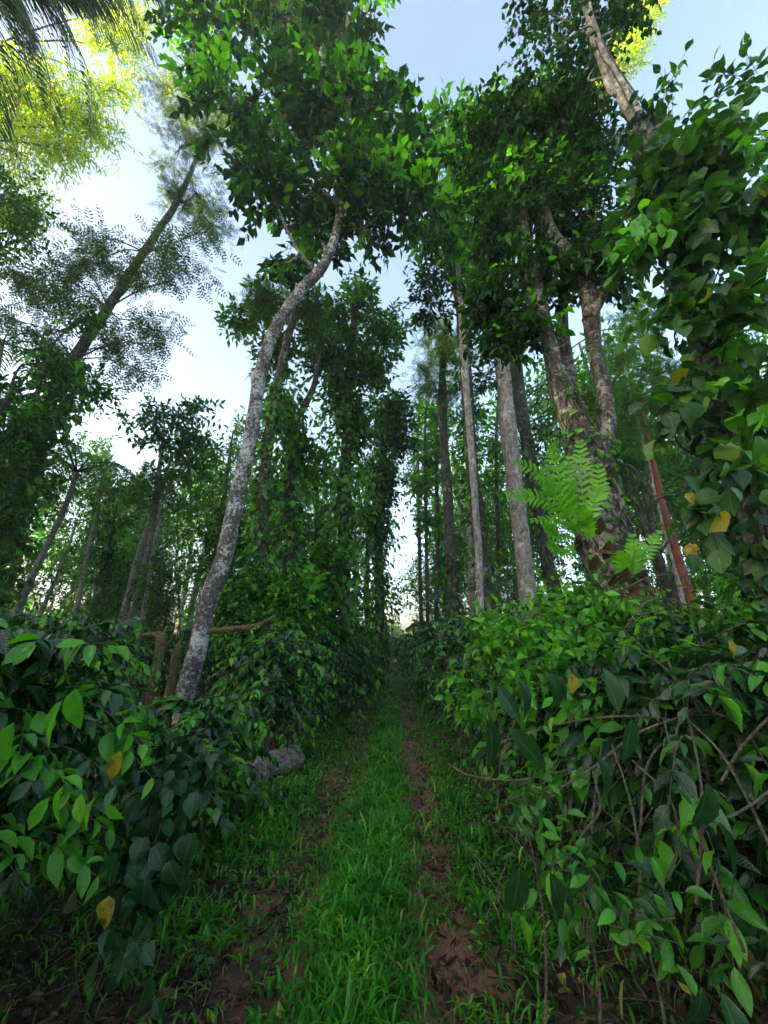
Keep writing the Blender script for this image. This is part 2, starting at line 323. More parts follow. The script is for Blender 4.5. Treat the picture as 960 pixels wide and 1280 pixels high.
HIRES = False
def fine_templates():
    global T_leaf
    base = T_leaf
    def hi(prof, fold=.3, drop=.25, wave=.02, lobe=0., seed=1, side=0., twist=0.):
        n = len(prof); x = np.linspace(0, 1, n+2); y = np.array([0, *prof, 0.]); m = 12; q = np.linspace(0, 1, m+2)[1:-1]
        pts, _ = spline(np.c_[x, y, 0*x], [1]*(n+2), 200); pr = np.interp(q, pts[:, 0], pts[:, 1])
        return base(pr, fold, drop, wave, lobe, seed, side, twist)
    return hi
hi = fine_templates()
TPH = {'coffee': [hi(COF, .35, .10, .014, 0, 1, .06, .5), hi(COF, .6, .38, .012, 0, 2.5, -.12, -.4), hi(COF, .15, .55, .016, 0, 4, .14, .2), hi([v*.8 for v in COF], .8, .2, .012, 0, 5, -.05, -.9)],
       'heart': [hi([.31, .39, .38, .29, .14], f, d, .012, .12, q, sd, tw) for f, d, q, sd, tw in ((.25, .2, 1, .06, .3), (.5, .45, 3, -.1, -.4), (.05, .1, 5, .1, .6))],
       'oval': [hi([.16, .26, .27, .19, .08], f, d, .012, 0, q, sd, tw) for f, d, q, sd, tw in ((.3, .2, 1, .08, .3), (.7, .4, 3, -.1, -.5))]}
def frames(D, U):
    Y = norm(D); X = norm(np.cross(Y, U)); Z = np.cross(X, Y); return np.stack([X, Y, Z], -1)
def rnd(n, k=3): return rng.standard_normal((n, k))
def cloud(n, spread=1.0):
    """leaf arrays container"""
    return
class Leaves:
    """positions, frames, sizes and material index of many leaves"""
    def __init__(s): s.T, s.R, s.S, s.K = [], [], [], []
    def add(s, T, R, S, k=0):
        s.T.append(T); s.R.append(R); s.S.append(np.broadcast_to(S, (len(T),)).astype(float)); s.K.append(np.broadcast_to(k, (len(T),)).astype(int))
    def get(s): return np.concatenate(s.T), np.concatenate(s.R), np.concatenate(s.S), np.concatenate(s.K)
def merged(tmpls, T, R, S, K):
    VV, FF, UU, MI, n = [], [], [], [], 0
    for i, (v, f, u) in enumerate(tmpls):
        sel = np.arange(len(T)) % len(tmpls) == i
        t, r, s, k = T[sel], R[sel], S[sel], K[sel]
        if not len(t): continue
        W = np.einsum('nij,vj->nvi', r, v)*s[:, None, None]+t[:, None, :]
        VV.append(W.reshape(-1, 3)); FF.append((f[None]+(np.arange(len(t))*len(v))[:, None, None]+n).reshape(-1, 3)); n += len(t)*len(v)
        UU.append(np.tile(u, (len(t), 1))); MI.append(np.repeat(k, len(f)))
    return np.concatenate(VV), np.concatenate(FF), np.concatenate(UU), np.concatenate(MI)
def put_leaves(parent, lv, tmpl, mats, hero=0, name='leaf', bulk='foliage', smooth=False, minpx=9, bulk_kind='stuff'):
    T, R, S, K = lv.get(); tm = TP[tmpl]; mats = mats if isinstance(mats, list) else [mats]
    if hero:
        mid = T+R[:, :, 1]*S[:, None]*.5; x, y, d = proj(mid); px = S*FPX/np.maximum(d, .2)
        ok = (d > .3) & (x > -10) & (x < 970) & (y > -10) & (y < 1290) & (px > minpx)
        idx = np.argsort(-np.where(ok, px*(1+.4*(y < 1200)), -1))[:hero]; idx = idx[ok[idx]]
        base = rootpos(parent); me = {}
        for i in idx:
            key = (int(i) % len(tm), int(K[i]))
            if key not in me:
                v, f, u = TPH.get(tmpl, tm)[key[0]]; me[key] = mesh_from(name, v, f, mats[key[1]], u, True)
            o = bpy.data.objects.new(name, me[key]); COL.objects.link(o); o.parent = parent
            m = np.eye(4); m[:3, :3] = R[i]*S[i]; m[:3, 3] = T[i]-base; o.matrix_basis = Matrix(m.tolist())
        keep = np.ones(len(T), bool); keep[idx] = False; T, R, S, K = T[keep], R[keep], S[keep], K[keep]
    if len(T):
        V, F, U, MI = merged(tm, T, R, S, K)
        mk(bulk, V, F, mats, parent, uv=U, mi=MI, smooth=smooth, kind=bulk_kind)
def sticks(A, B, r0, r1):
    """many thin three-sided twigs"""
    n = len(A); R = frames(B-A, rnd(n)); L = np.linalg.norm(B-A, axis=1); a = np.array([0, 2.1, 4.2])
    ring = np.stack([np.cos(a), 0*a, np.sin(a)], -1)
    r0 = np.broadcast_to(r0, (n,)); r1 = np.broadcast_to(r1, (n,))
    b = A[:, None]+np.einsum('nij,vj->nvi', R, ring)*r0[:, None, None]; t = B[:, None]+np.einsum('nij,vj->nvi', R, ring)*r1[:, None, None]
    V = np.concatenate([b, t], 1).reshape(-1, 3); f = np.array([[0, 1, 4], [0, 4, 3], [1, 2, 5], [1, 5, 4], [2, 0, 3], [2, 3, 5]])
    return V, (f[None]+(np.arange(n)*6)[:, None, None]).reshape(-1, 3)

def blob(px, py, Y, rx, ry=None, ry_d=None):
    """crown lobe at a pixel and a distance: centre and semi-axes in metres"""
    c = P(px, py, Y); d = depth(c); ry = rx if ry is None else ry
    return c, np.array([rx*d/FPX, (ry_d if ry_d else .8*(rx+ry)/2*d/FPX), ry*d/FPX])
def crown(blobs, n, leaf, twigL=.5, K=7, clus=14, up=.25, droop=.4, tight=.33, kmix=0.12, density=None, wild=.5):
    """clumped twigs with leaves filling the given lobes: Leaves, twig segments, clump centres"""
    vol = np.array([np.prod(r)**(2/3) for c, r in blobs]); w = vol/vol.sum(); lv = Leaves(); A, B, CC = [], [], []
    for (c, r), wi in zip(blobs, w):
        m = max(4, int(n*wi)); q = max(3, int(clus*max(1, wi*len(blobs))))
        cd = norm(rnd(q)); cr = rng.uniform(.25, 1, (q, 1))**.5; cc = c+cd*cr*r*.85; CC.append((c, cc))
        j = rng.integers(0, q, m); p = cc[j]+rnd(m)*r*tight
        o = norm((p-c)/r+.001); dirs = norm(o+wild*rnd(m)+np.array([0, 0, up])); L = twigL*rng.uniform(.6, 1.25, (m, 1))
        a = p-dirs*L*.5; A.append(a); B.append(p+dirs*L*.5-np.array([0, 0, droop*.3])*L)
        t = (np.arange(K)+.6)/K
        pos = a[:, None]+dirs[:, None]*(L*t)[..., None]-np.array([0, 0, 1])*(droop*.3*L*t**2)[..., None]
        side = norm(np.cross(dirs, rnd(m))); sg = np.where(np.arange(K) % 2, 1, -1)
        ld = side[:, None]*sg[None, :, None]*.9+dirs[:, None]*.55+np.array([0, 0, -droop])+.28*rng.standard_normal((m, K, 3))
        ld[:, -1] = dirs+np.array([0, 0, -droop*.6])
        U = np.array([0, 0, 1.])+.45*rng.standard_normal((m, K, 3))
        T = pos.reshape(-1, 3); R = frames(ld.reshape(-1, 3), U.reshape(-1, 3)); S = leaf*rng.uniform(.65, 1.2, len(T))
        k = (np.repeat(rng.random(q)[j] < kmix, K) | (rng.random(len(T)) < kmix*.3)).astype(int)
        lv.add(T, R, S, k)
    return lv, (np.concatenate(A), np.concatenate(B)), CC
def limbs(origin_pts, CC, r0=.06, sides=5, seed=3):
    """boughs from the trunk to each lobe and branches from there to the clumps"""
    out = []; op = np.asarray(origin_pts)
    for i, (c, cc) in enumerate(CC):
        o = op[np.argmin(np.linalg.norm(op-c, axis=1)+.3*np.abs(op[:, 2]-c[2]+1))]
        mid = (o+c)/2+np.array([0, 0, .12*np.linalg.norm(c-o)])+.08*rng.standard_normal(3)
        out.append(tube([o, mid, c], [r0, r0*.75, r0*.5], sides, 9, .06, i))
        for e in cc:
            m2 = (c+e)/2+.1*rng.standard_normal(3)*np.linalg.norm(e-c)
            out.append(tube([c, m2, e], [r0*.42, r0*.28, r0*.12], 4, 5))
    return out
def trunkpath(px_pts, scale=1.0):
    """[(px, py, Y, width_px)] to world points and radii"""
    pts = [P(a, b, Y) for a, b, Y, w in px_pts]; rad = [w*.88/2*depth(p)/FPX*scale for p, (a, b, Y, w) in zip(pts, px_pts)]
    return pts, rad
def grounded(pts, rad, x=None, y=None, grow=1.15):
    """prepend the foot of the trunk, standing on the ground"""
    p0, p1 = pts[0], pts[1]; d = (p0-p1)/max(abs(p1[2]-p0[2]), .2); t = p0[2]
    bx = p0[0]+d[0]*t*.8 if x is None else x; by = p0[1]+d[1]*t*.8 if y is None else y
    return [np.array([bx, by, float(gz(bx, by))-.08])]+pts, [rad[0]*grow]+rad
def sleeve(pts, rad, n, leaf, lo=0., hi=1., out=.12, kmix=.25, droop=.7, wedge=None, size_var=.35):
    """climber leaves all round a stem"""
    c, r = spline(pts, rad, 60); tn = norm(np.gradient(c, axis=0)); s = rng.uniform(lo, hi, n)**.95*58; i = s.astype(int); f = (s-i)[:, None]
    p = c[i]*(1-f)+c[i+1]*f; X = norm(np.cross(tn[i], [1, .2, .1])); Y = np.cross(tn[i], X); a = rng.uniform(0, 2*np.pi, n)
    # uneven: clumps that bulge
    bul = .55+.45*np.sin(s*.55+1.7*np.sin(a)+np.sin(a*2+s*.21)*1.3); o = np.cos(a)[:, None]*X+np.sin(a)[:, None]*Y
    dist = (r[i]+out*np.clip(bul, 0.05, 1)*rng.uniform(.2, 1.5, n)); T = p+o*dist[:, None]
    D = o*.6+np.array([0, 0, -droop])+.35*rnd(n); R = frames(D, o+np.array([0, 0, .35])+.35*rnd(n))
    lv = Leaves(); lv.add(T, R, leaf*rng.uniform(1-size_var, 1+size_var, n), (rng.random(n) < kmix).astype(int)); return lv
def vine_stems(pts, rad, k=4, r=.008, out=.015, hi=1.0):
    c, rr = spline(pts, rad, 40); c = c[:max(4, int(40*hi))]; rr = rr[:len(c)]; tn = norm(np.gradient(c, axis=0)); X = norm(np.cross(tn, [1, .2, .1])); Y = np.cross(tn, X); res = []
    for j in range(k):
        a = rng.uniform(0, 6.28)+np.cumsum(rng.normal(0, .18, len(c))); q = c+(np.cos(a)[:, None]*X+np.sin(a)[:, None]*Y)*(rr+out)[:, None]
        res.append(tube(q, [r]*len(q), 4, len(q)*2))
    return res
def copy_tree(o, loc=None, rot=None, scale=None, skip=(), parent=None):
    c = o.copy(); COL.objects.link(c)
    if parent is not None: c.parent = parent
    if loc is not None: c.location = Vector([float(v) for v in loc])
    if rot is not None: c.rotation_euler = (0, 0, rot)
    if scale is not None: c.scale = (scale,)*3
    for ch in o.children:
        if ch.name.split('.')[0] in skip: continue
        copy_tree(ch, skip=skip, parent=c)
    return c

# ------------------------------------------------------------------ ground and footpath
def sheet(x0, x1, y0, y1, nx, ny, follow=False, dz=0.0, edge=0.0):
    u = np.linspace(0, 1, nx); v = np.linspace(0, 1, ny)**(1.7 if follow else 1)
    Yg = y0+(y1-y0)*v; G = np.zeros((ny, nx, 3))
    for i, y in enumerate(Yg):
        xs = x0+(x1-x0)*u
        if follow: xs = xs+pcx(y)+edge*np.where(u < .5, -1, 1)*(np.abs(u-.5) > .45)*(math.sin(y*2.3)+math.sin(y*5.1+1))
        G[i, :, 0] = xs; G[i, :, 1] = y; G[i, :, 2] = gz(xs, np.full(nx, y))+dz
    F = [[i*nx+j, i*nx+j+1, (i+1)*nx+j+1, (i+1)*nx+j] for i in range(ny-1) for j in range(nx-1)]
    return G.reshape(-1, 3), np.array(F)
def ground():
    def axis(lim):
        a = np.concatenate([np.linspace(0, 4, 50), np.linspace(4.3, 14, 30), np.geomspace(15, lim, 24)]); return a
    xs = np.concatenate([-axis(900)[:0:-1], axis(900)]); ys = np.concatenate([-axis(900)[:0:-2], np.linspace(0, 12, 150), np.geomspace(12.2, 1500, 60)])
    X, Y = np.meshgrid(xs, ys); near = np.exp(-np.maximum(np.hypot(X, Y)-30, 0)/40)
    Z = gz(X, Y)*near; V = np.stack([X, Y, Z], -1).reshape(-1, 3); nx = len(xs)
    i, j = np.meshgrid(np.arange(len(ys)-1), np.arange(nx-1), indexing='ij'); a = i*nx+j
    F = np.stack([a, a+1, a+nx+1, a+nx], -1).reshape(-1, 4)
    mk('ground', V, F, M['soil'], smooth=True, kind='structure')
ground()
V, F = sheet(-.70, .74, 0.3, 40, 26, 240, True, .006, .09)
mk('footpath', V, F, M['dirt'], smooth=True, kind='structure')

# ------------------------------------------------------------------ grass, weeds, fallen leaves
def ground_samples(n, y0, y1, f):
    """random spots (denser near the camera); f(x offset from the path centre, y) = acceptance"""
    y = y0*(y1/y0)**rng.random(n); off = rng.uniform(-2.4, 2.2, n); x = pcx(y)+off
    k = rng.random(n) < f(off, y); return x[k], y[k], off[k]
def noise2(x, y, s=1.0, k=0):
    return (np.sin(x*2.1*s+k)+np.sin(y*1.7*s+k*2+1.3*np.sin(x*1.9*s))+np.sin((x+y)*3.7*s+k)+np.sin((x*1.3-y)*5.3*s+2*k))/4
def blades(x, y, L, W, lean=.5):
    n = len(x); z = gz(x, y); az = rng.uniform(0, 6.28, n); d = np.stack([np.cos(az), np.sin(az), 0*az], -1)
    s = np.stack([-np.sin(az), np.cos(az), 0*az], -1); le = rng.uniform(.25, 1.2, n)[:, None]*lean; p = np.stack([x, y, z+.002], -1)
    L = L[:, None]; W = W[:, None]; up = np.array([0, 0, 1.])
    m1 = p+d*L*le*.22+up*L*.45; m2 = p+d*L*le*.65+up*L*.78*(1-.15*le); t = p+d*L*le*1.15+up*L*(.95-.45*le)
    V = np.stack([p-s*W*.35, p+s*W*.35, m1-s*W*.5, m1+s*W*.5, m2-s*W*.4, m2+s*W*.4, t], 1).reshape(-1, 3)
    f = np.array([[0, 1, 3], [0, 3, 2], [2, 3, 5], [2, 5, 4], [4, 5, 6]])
    return V, (f[None]+(np.arange(n)*7)[:, None, None]).reshape(-1, 3)
def grass_at(n, y0, y1, accept, hscale, name, label):
    x, y, off = ground_samples(n, y0, y1, accept)
    # tufts: snap a share of the blades towards tuft centres
    jit = .035*rnd(len(x), 2); x = np.round(x/.09)*.09*.6+x*.4+jit[:, 0]; y = np.round(y/.09)*.09*.6+y*.4+jit[:, 1]
    h = hscale(x, y, x-pcx(y))*rng.uniform(.4, 1.25, len(x))*(1+.45*np.sin(np.round(x/.09)*12.9+np.round(y/.09)*78.2))*np.where(y < 5, 1, .85); W = (.0075+.0013*y)*rng.uniform(.7, 1.5, len(x))
    V, F = blades(x, y, h, W, 1.15)
    mk(name, V, F, M['grass'], loc=(0, 5, 0), smooth=False, label=label, cat='grass', kind='stuff')
gs = lambda o, c, w: np.exp(-((o-c)/w)**2)
PATCH = [(.44, 3.35, .13, .25), (.44, 2.55, .17, .32), (.40, 4.7, .12, .30), (.38, 5.7, .13, .35), (.36, 6.8, .12, .4), (.34, 9, .15, .9), (.3, 12, .14, 1.2), (-.44, 3.3, .09, .16), (-.55, 2.3, .13, .2), (-.45, 4.3, .08, .15), (-.42, 6.6, .10, .3), (-1.2, 2.0, .55, .5), (-1.0, 3.1, .2, .2), (.9, 2.2, .25, .3)]
def bare(o, y):                                                # worn, uneven bare patches along the two tracks
    o = o+.06*noise2(o*4, y*1.5, 1.7, 2); m = .0*gs(o, -.44, .12)+.15*gs(o, .42, .10)
    for a, b, c, d in PATCH: m = m+1.1*np.exp(-((o-a)/c)**4-((y-b)/d)**4)*(.9+.35*noise2(o*5, y*5, 1.6, 5))
    return 1-.985*np.clip(m, 0, 1)
grass_at(140000, 1.6, 34, lambda o, y: bare(o, y)*np.clip(gs(o, 0.0, .33)*1.4*(.75+.4*noise2(o*2, y*1.4, 1.5, 3))+.07, 0, 1), lambda x, y, o: .055+.085*gs(o, 0, .22)+.03*noise2(x, y, 1.4),
         'grass', 'lush bright green grass strip growing along the middle of the footpath')
grass_at(90000, 1.9, 30, lambda o, y: bare(o, y)*np.clip((gs(o, -.98, .42)*(.7+.65*noise2(o*2, y, 1.6, 1))+.05)*np.where(y < 2.6, .35, .95), 0, 1), lambda x, y, o: .07+.04*noise2(x, y, 1.3)+.02, 
         'grass', 'patchy darker grass on the left edge of the footpath')
grass_at(80000, 1.9, 30, lambda o, y: bare(o, y)*np.clip((gs(o, .85, .30)*(.6+.75*noise2(o*2, y, 1.9, 2))+.04)*np.where(y < 2.6, .7, .95), 0, 1), lambda x, y, o: .065+.04*noise2(x, y, 1.3)+.015,
         'grass', 'thin grass tufts on the right edge of the footpath under the big coffee bush')
def weeds(n, y0, y1, accept, label, size=.045):
    x, y, off = ground_samples(n, y0, y1, accept); lv = Leaves(); m = len(x); K = 6; z = gz(x, y)
    c = np.stack([x, y, z], -1); A = c; B = c+np.stack([.03*rng.standard_normal(m), .03*rng.standard_normal(m), rng.uniform(.05, .16, m)], -1)
    t = rng.uniform(.25, 1.05, (m, K)); pos = A[:, None]+(B-A)[:, None]*t[..., None]
    az = rng.uniform(0, 6.28, (m, K)); D = np.stack([np.cos(az), np.sin(az), rng.uniform(-.2, .5, (m, K))], -1).reshape(-1, 3)
    lv.add(pos.reshape(-1, 3), frames(D, np.array([0, 0, 1.])+.3*rnd(m*K)), np.repeat(size*(1+.06*y), K)*rng.uniform(.6, 1.4, m*K), (rng.random(m*K) < .2).astype(int))
    T, R, S, Kk = lv.get(); V, F, U, MI = merged(TP['wide'], T, R, S, Kk); a, b = sticks(A, B, .002, .0015)
    V2, F2 = cat([(V, F), (a, b)]); U2 = np.vstack([U, np.zeros((len(a), 2))]); MI2 = np.concatenate([MI, np.zeros(len(b), int)])
    mk('weeds', V2, F2, [M['weed'], M['young']], uv=U2, mi=MI2, loc=(0, 4, 0), label=label, cat='weeds', kind='stuff')
weeds(2600, 1.8, 14, lambda o, y: np.clip(gs(o, .95, .28)*(.4+.8*noise2(o, y, 2, 5)), 0, 1), 'small broad leaved weeds along the right side of the path', .038)
weeds(1900, 2.2, 12, lambda o, y: np.clip(gs(o, -1.1, .35)*(.35+.8*noise2(o, y, 2, 8)), 0, 1), 'low leafy weeds between the left bushes and the grass', .036)
def litter():
    n = 11000; y = 1.2*(10/1.2)**rng.random(n); off = np.where(rng.random(n) < .5, -1, 1)*(.35+np.abs(rng.normal(.75, .6, n))); x = pcx(y)+off; z = gz(x, y)+.008
    lv = Leaves(); D = rnd(n); D[:, 2] *= .22; lv.add(np.stack([x, y, z], -1), frames(D, np.array([0, 0, 1.])+.35*rnd(n)), rng.uniform(.025, .11, n), 0)
    T, R, S, K = lv.get(); V, F, U, MI = merged([T_simple(.22, .5, -.12), T_simple(.26, -.3, .18), T_simple(.18, .7, -.25)], T, R, S, K)
    mk('leaf_litter', V, F, [M['litter']], uv=U, mi=MI, loc=(0, 3, 0), label='brown dead leaves lying on the dark soil beside the path', cat='leaf litter', kind='stuff')
    m = 500; y = 1.3*(8/1.3)**rng.random(m); off = np.where(rng.random(m) < .5, -1, 1)*(.5+np.abs(rng.normal(.8, .6, m))); x = pcx(y)+off
    a = rng.uniform(0, 6.28, m); L = rng.uniform(.06, .35, m); A = np.stack([x, y, gz(x, y)+.012], -1); B = A+np.stack([np.cos(a)*L, np.sin(a)*L, rng.uniform(0, .06, m)], -1)
    V, F = sticks(A, B, .004, .002); mk('fallen_twigs', V, F, M['stem'], loc=(0, 3, 0), label='thin dry twigs strewn over the soil under the bushes', cat='twigs', kind='stuff')
    m = 3500; y = 1.5*(14/1.5)**rng.random(m); off = np.where(rng.random(m) < .5, -1, 1)*np.abs(rng.normal(.45, .16, m)); x = pcx(y)+off; S = rng.uniform(.003, .011, m)*(1+.05*y)
    o = np.array([[1, 0, 0], [-1, 0, 0], [0, 1, 0], [0, -1, 0], [0, 0, 1], [0, 0, -1.]]); f = np.array([[0, 2, 4], [2, 1, 4], [1, 3, 4], [3, 0, 4], [2, 0, 5], [1, 2, 5], [3, 1, 5], [0, 3, 5]])
    V = (o[None]*(1+.4*rng.standard_normal((m, 6, 3)))*S[:, None, None]+np.stack([x, y, gz(x, y)+.006], -1)[:, None]).reshape(-1, 3)
    mk('dirt_crumbs', V, (f[None]+(np.arange(m)*6)[:, None, None]).reshape(-1, 3), M['dirt'], loc=(0, 3, 0), label='crumbs of red dirt and grit in the two worn tracks', cat='gravel', kind='stuff')
litter()
def straw():
    x, y, off = ground_samples(3600, 1.7, 12, lambda o, y: .5+0*o); x2 = x; h = rng.uniform(.03, .085, len(x)); V, F = blades(x2, y, h, (.003+.0009*y)*np.ones(len(x)), 1.3)
    mk('dry_grass', V, F, M['straw'], loc=(0, 5, 0), label='scattered dry straw coloured blades among the green grass', cat='grass', kind='stuff')
    lv = Leaves(); x, y, off = ground_samples(900, 1.8, 14, lambda o, y: .6+0*o); n = len(x); D = rnd(n); D[:, 2] *= .3; lv.add(np.stack([x, y, gz(x, y)+rng.uniform(.015, .06, n)], -1), frames(D, np.array([0, 0, 1.])+.5*rnd(n)), rng.uniform(.03, .075, n), (rng.random(n) < .12).astype(int))
    V, F, U, MI = merged([T_simple(.22, .5, -.12), T_simple(.26, -.3, .18)], *lv.get()); mk('leaf_litter', V, F, [M['litter'], M['yellow']], uv=U, mi=MI, loc=(0, 5, 0), label='small fallen leaves caught in the grass of the footpath', cat='leaf litter', kind='stuff')
straw()
def fallen(px, py, size, mat, label, tm='oval', cat_='leaf', ang=0.0, curl=.3):
    b = (640-py)/FPX; d = FWD+(px-480)/FPX*np.array([1., 0, 0])+b*UPV; t = -CAMZ/d[2]; p = np.array([0, 0, CAMZ])+d*t
    p[2] = float(gz(p[0], p[1]))
    v, f, u = TP[tm][0]; c, s = math.cos(ang), math.sin(ang); v = v.copy(); v[:, 2] = curl*np.abs(v[:, 0])**1.2*2+.12*np.sin(v[:, 1]*3.14)
    w = np.stack([v[:, 0]*c-v[:, 1]*s, v[:, 0]*s+v[:, 1]*c, v[:, 2]+.10], -1)*size+p
    return mk('fallen_leaf', w, f, mat, uv=u, smooth=True, loc=p, label=label, cat=cat_)
fallen(497, 1268, .075, M['yellow'], 'orange yellow fallen leaf on bare dirt at the bottom of the path', ang=1.5)
fallen(522, 1020, .10, M['litter'], 'curled tan leaf lying across the grass by the right track', ang=.9)
fallen(250, 1218, .07, M['litter'], 'pale brown leaf on dark soil left of the near track', ang=2.2)
fallen(368, 1142, .09, M['litter'], 'broad tan leaf lying in the left dirt track beside the grass', ang=1.9)
fallen(388, 1075, .09, M['litter'], 'dry crumpled leaf on the dirt above the broad tan one', ang=.3)
fallen(708, 1245, .08, M['yellow'], 'bright yellow leaf on the ground under the right bush', ang=.1, curl=.6)
fallen(95, 1272, .10, M['litter'], 'large brown leaf in the dark bottom left corner', ang=2.6)
fallen(575, 1125, .06, M['litter'], 'small brown leaf on the red dirt of the right track', ang=2.6)
def stone(px, py, r, label):
    d = FWD+(px-480)/FPX*np.array([1., 0, 0])+(640-py)/FPX*UPV; p = np.array([0, 0, CAMZ])+d*(-CAMZ/d[2]); p[2] = float(gz(p[0], p[1]))
    th = np.linspace(0, np.pi, 7); ph = np.linspace(0, 2*np.pi, 9)[:-1]; V = [[r*math.sin(a)*math.cos(b)*rng.uniform(.8, 1.2), r*.75*math.sin(a)*math.sin(b)*rng.uniform(.8, 1.2), r*.5*math.cos(a)*rng.uniform(.85, 1.1)] for a in th for b in ph]
    F = [[i*8+j, i*8+(j+1) % 8, (i+1)*8+(j+1) % 8, (i+1)*8+j] for i in range(6) for j in range(8)]
    mk('stone', np.array(V)+p+np.array([0, 0, r*.2]), F, M['stone'], smooth=True, loc=p, label=label, cat='stone')
stone(444, 937, .055, 'pale rounded stone in the left track far up the path')
stone(430, 986, .03, 'small pale stone at the edge of the grass strip')
stone(404, 1022, .028, 'tiny grey stone on the bare dirt of the left track')
stone(250, 1178, .03, 'small whitish stone on the dark soil near the round leaved vine')

# ------------------------------------------------------------------ coffee bushes
def coffee_bush(x, y, H=1.6, R=.85, nb=95, leaf=.15, hero=0, label='', group=None, young=.12, seed=0, stems=4, smooth=True, droop=.55, cat_='bush', facing=None, ylo=.22):
    global rng
    rng = np.random.default_rng(100+seed)
    z0 = float(gz(x, y)); root = empty('coffee_bush', (x, y, z0), label=label, cat=cat_, group=group); b0 = np.array([x, y, z0])
    st = []
    for i in range(stems):
        a = i*6.28/stems+rng.uniform(0, 1); h = H*rng.uniform(.8, 1.02); p = [b0+np.array([.05*math.cos(a), .05*math.sin(a), -.05])]
        for t in (.35, .7, 1): p.append(b0+np.array([math.cos(a)*R*.32*t**1.3, math.sin(a)*R*.32*t**1.3, h*t])+.025*rng.standard_normal(3))
        st.append((np.array(p), tube(p, [.022, .018, .012, .005], 7, 14, .06, i)))
    for s in st: mktube('stem', [s[1]], M['stem'], root)
    A, D, L = [], [], []
    for k in range(nb):
        p, _ = st[k % stems]; t = rng.uniform(ylo, 1)**.8; c, _r = spline(p, [1]*4, 20); q = c[min(19, int(t*19))]
        az = k*2.399+rng.uniform(-.4, .4); prof = math.sin(math.pi*min(.95, .18+.62*t))**.7
        A.append(q); D.append([math.cos(az), math.sin(az), rng.uniform(.15, .6)+(.5 if t > .85 else 0)]); L.append(R*prof*rng.uniform(.7, 1.15))
    A = np.array(A); D = norm(np.array(D)); L = np.array(L)[:, None]
    def curve(t): return A[:, None]+D[:, None]*(L*t)[..., None]-np.array([0, 0, 1.])*(droop*L*t**2)[..., None]
    tt = np.linspace(0, 1, 6)[None]; C = curve(np.repeat(tt, nb, 0))
    br = [sticks(C[:, i], C[:, i+1], .0055-.0008*i, .0047-.0008*i) for i in range(5)]
    V, F = cat(br); mk('branches', V, F, M['stem'], root, kind='stuff')
    nn = 11; t = np.linspace(.16, 1, nn)[None]+np.zeros((nb, 1)); pos = curve(t); tang = norm(curve(t+.02)-curve(t-.02))
    sd = norm(np.cross(tang, np.array([0, 0, 1.]))+1e-6); lv = Leaves()
    for s in (-1, 1):
        ld = sd*s*.75+tang*.55+np.array([0, 0, -1.])*rng.uniform(-.1, .75, (nb, 1, 1))+.32*rng.standard_normal((nb, nn, 3)); U = np.array([0, 0, 1.])+.42*rng.standard_normal((nb, nn, 3))
        sz = leaf*rng.uniform(.55, 1.15, (nb, nn)); sz[:, -2:] *= .72
        yb = rng.random((nb, 1)) < young*1.5; k = ((yb & (t > .66)) | (rng.random((nb, nn)) < young*.1)).astype(int)
        keep = rng.random((nb, nn)) < .9
        lv.add(pos[keep], frames(ld[keep], U[keep]), sz[keep], k[keep])
    put_leaves(root, lv, 'coffee', [M['coffee'], M['young']], hero=hero, smooth=smooth)
    return root
# left of the path, near ones first: (x, y, height, spread, label)
near = [(-1.9, 1.95, 1.62, .72, 'near left coffee bush with big drooping glossy leaves at the left edge', 260),
        (-2.65, 3.0, 1.50, .95, 'broad coffee bush with pale young shoots behind the near left bush', 220),
        (-1.75, 3.9, .92, .75, 'low coffee bush with spreading leaves in front of the leaning mottled trunk', 220),
        (-1.55, 5.9, 1.72, .85, 'tall coffee bush right of the leaning mottled trunk beside the path', 240),
        (-3.6, 4.4, 1.75, 1.0, 'coffee bush at the left edge behind the two near bushes', 120),
        (1.72, 2.35, 1.50, .92, 'big near right coffee bush with dark hanging leaves over the path', 290),
        (2.35, 1.35, 1.35, .85, 'coffee bush in the bottom right corner with bare arching stems', 200),
        (1.55, 3.75, 1.72, .80, 'dense coffee bush left of the fern covered tree', 240),
        (3.2, 3.0, 1.60, 1.0, 'coffee bush at the right edge behind the corner bush', 150),
        (2.9, 4.6, 1.75, 1.0, 'coffee bush right of the foot of the fern covered tree', 120)]
bushes = []
for i, (x, y, H, R_, lab, hero) in enumerate(near):
    bushes.append(coffee_bush(x, y, H, R_, 175 if i != 2 else 130, .13 if i in (5, 7) else (.115 if y > 2 or i == 6 else .13), hero, lab, 'coffee bushes beside the path', (.32 if x < 0 else .12 if i == 6 else .24), i, ylo={0: .42, 1: .35, 6: .5}.get(i, .22)))
protoA = coffee_bush(-1.45, 7.6, 1.75, .85, 130, .13, 60, 'dark coffee bush next up the path beyond the tall left one', 'coffee bushes beside the path', .18, 31, smooth=False)
protoB = coffee_bush(1.75, 5.9, 1.8, .95, 130, .13, 80, 'dark rounded coffee bush on the right of the path ahead of the pale trunk', 'coffee bushes beside the path', .16, 32, smooth=False)
rg = np.random.default_rng(5)
def bush_copy(x, y, s, label, k):
    c = copy_tree(protoA if k % 2 else protoB, (x, y, gz(x, y)-.02), rg.uniform(0, 6.28), s, skip=('leaf',)); c['label'] = label; return c
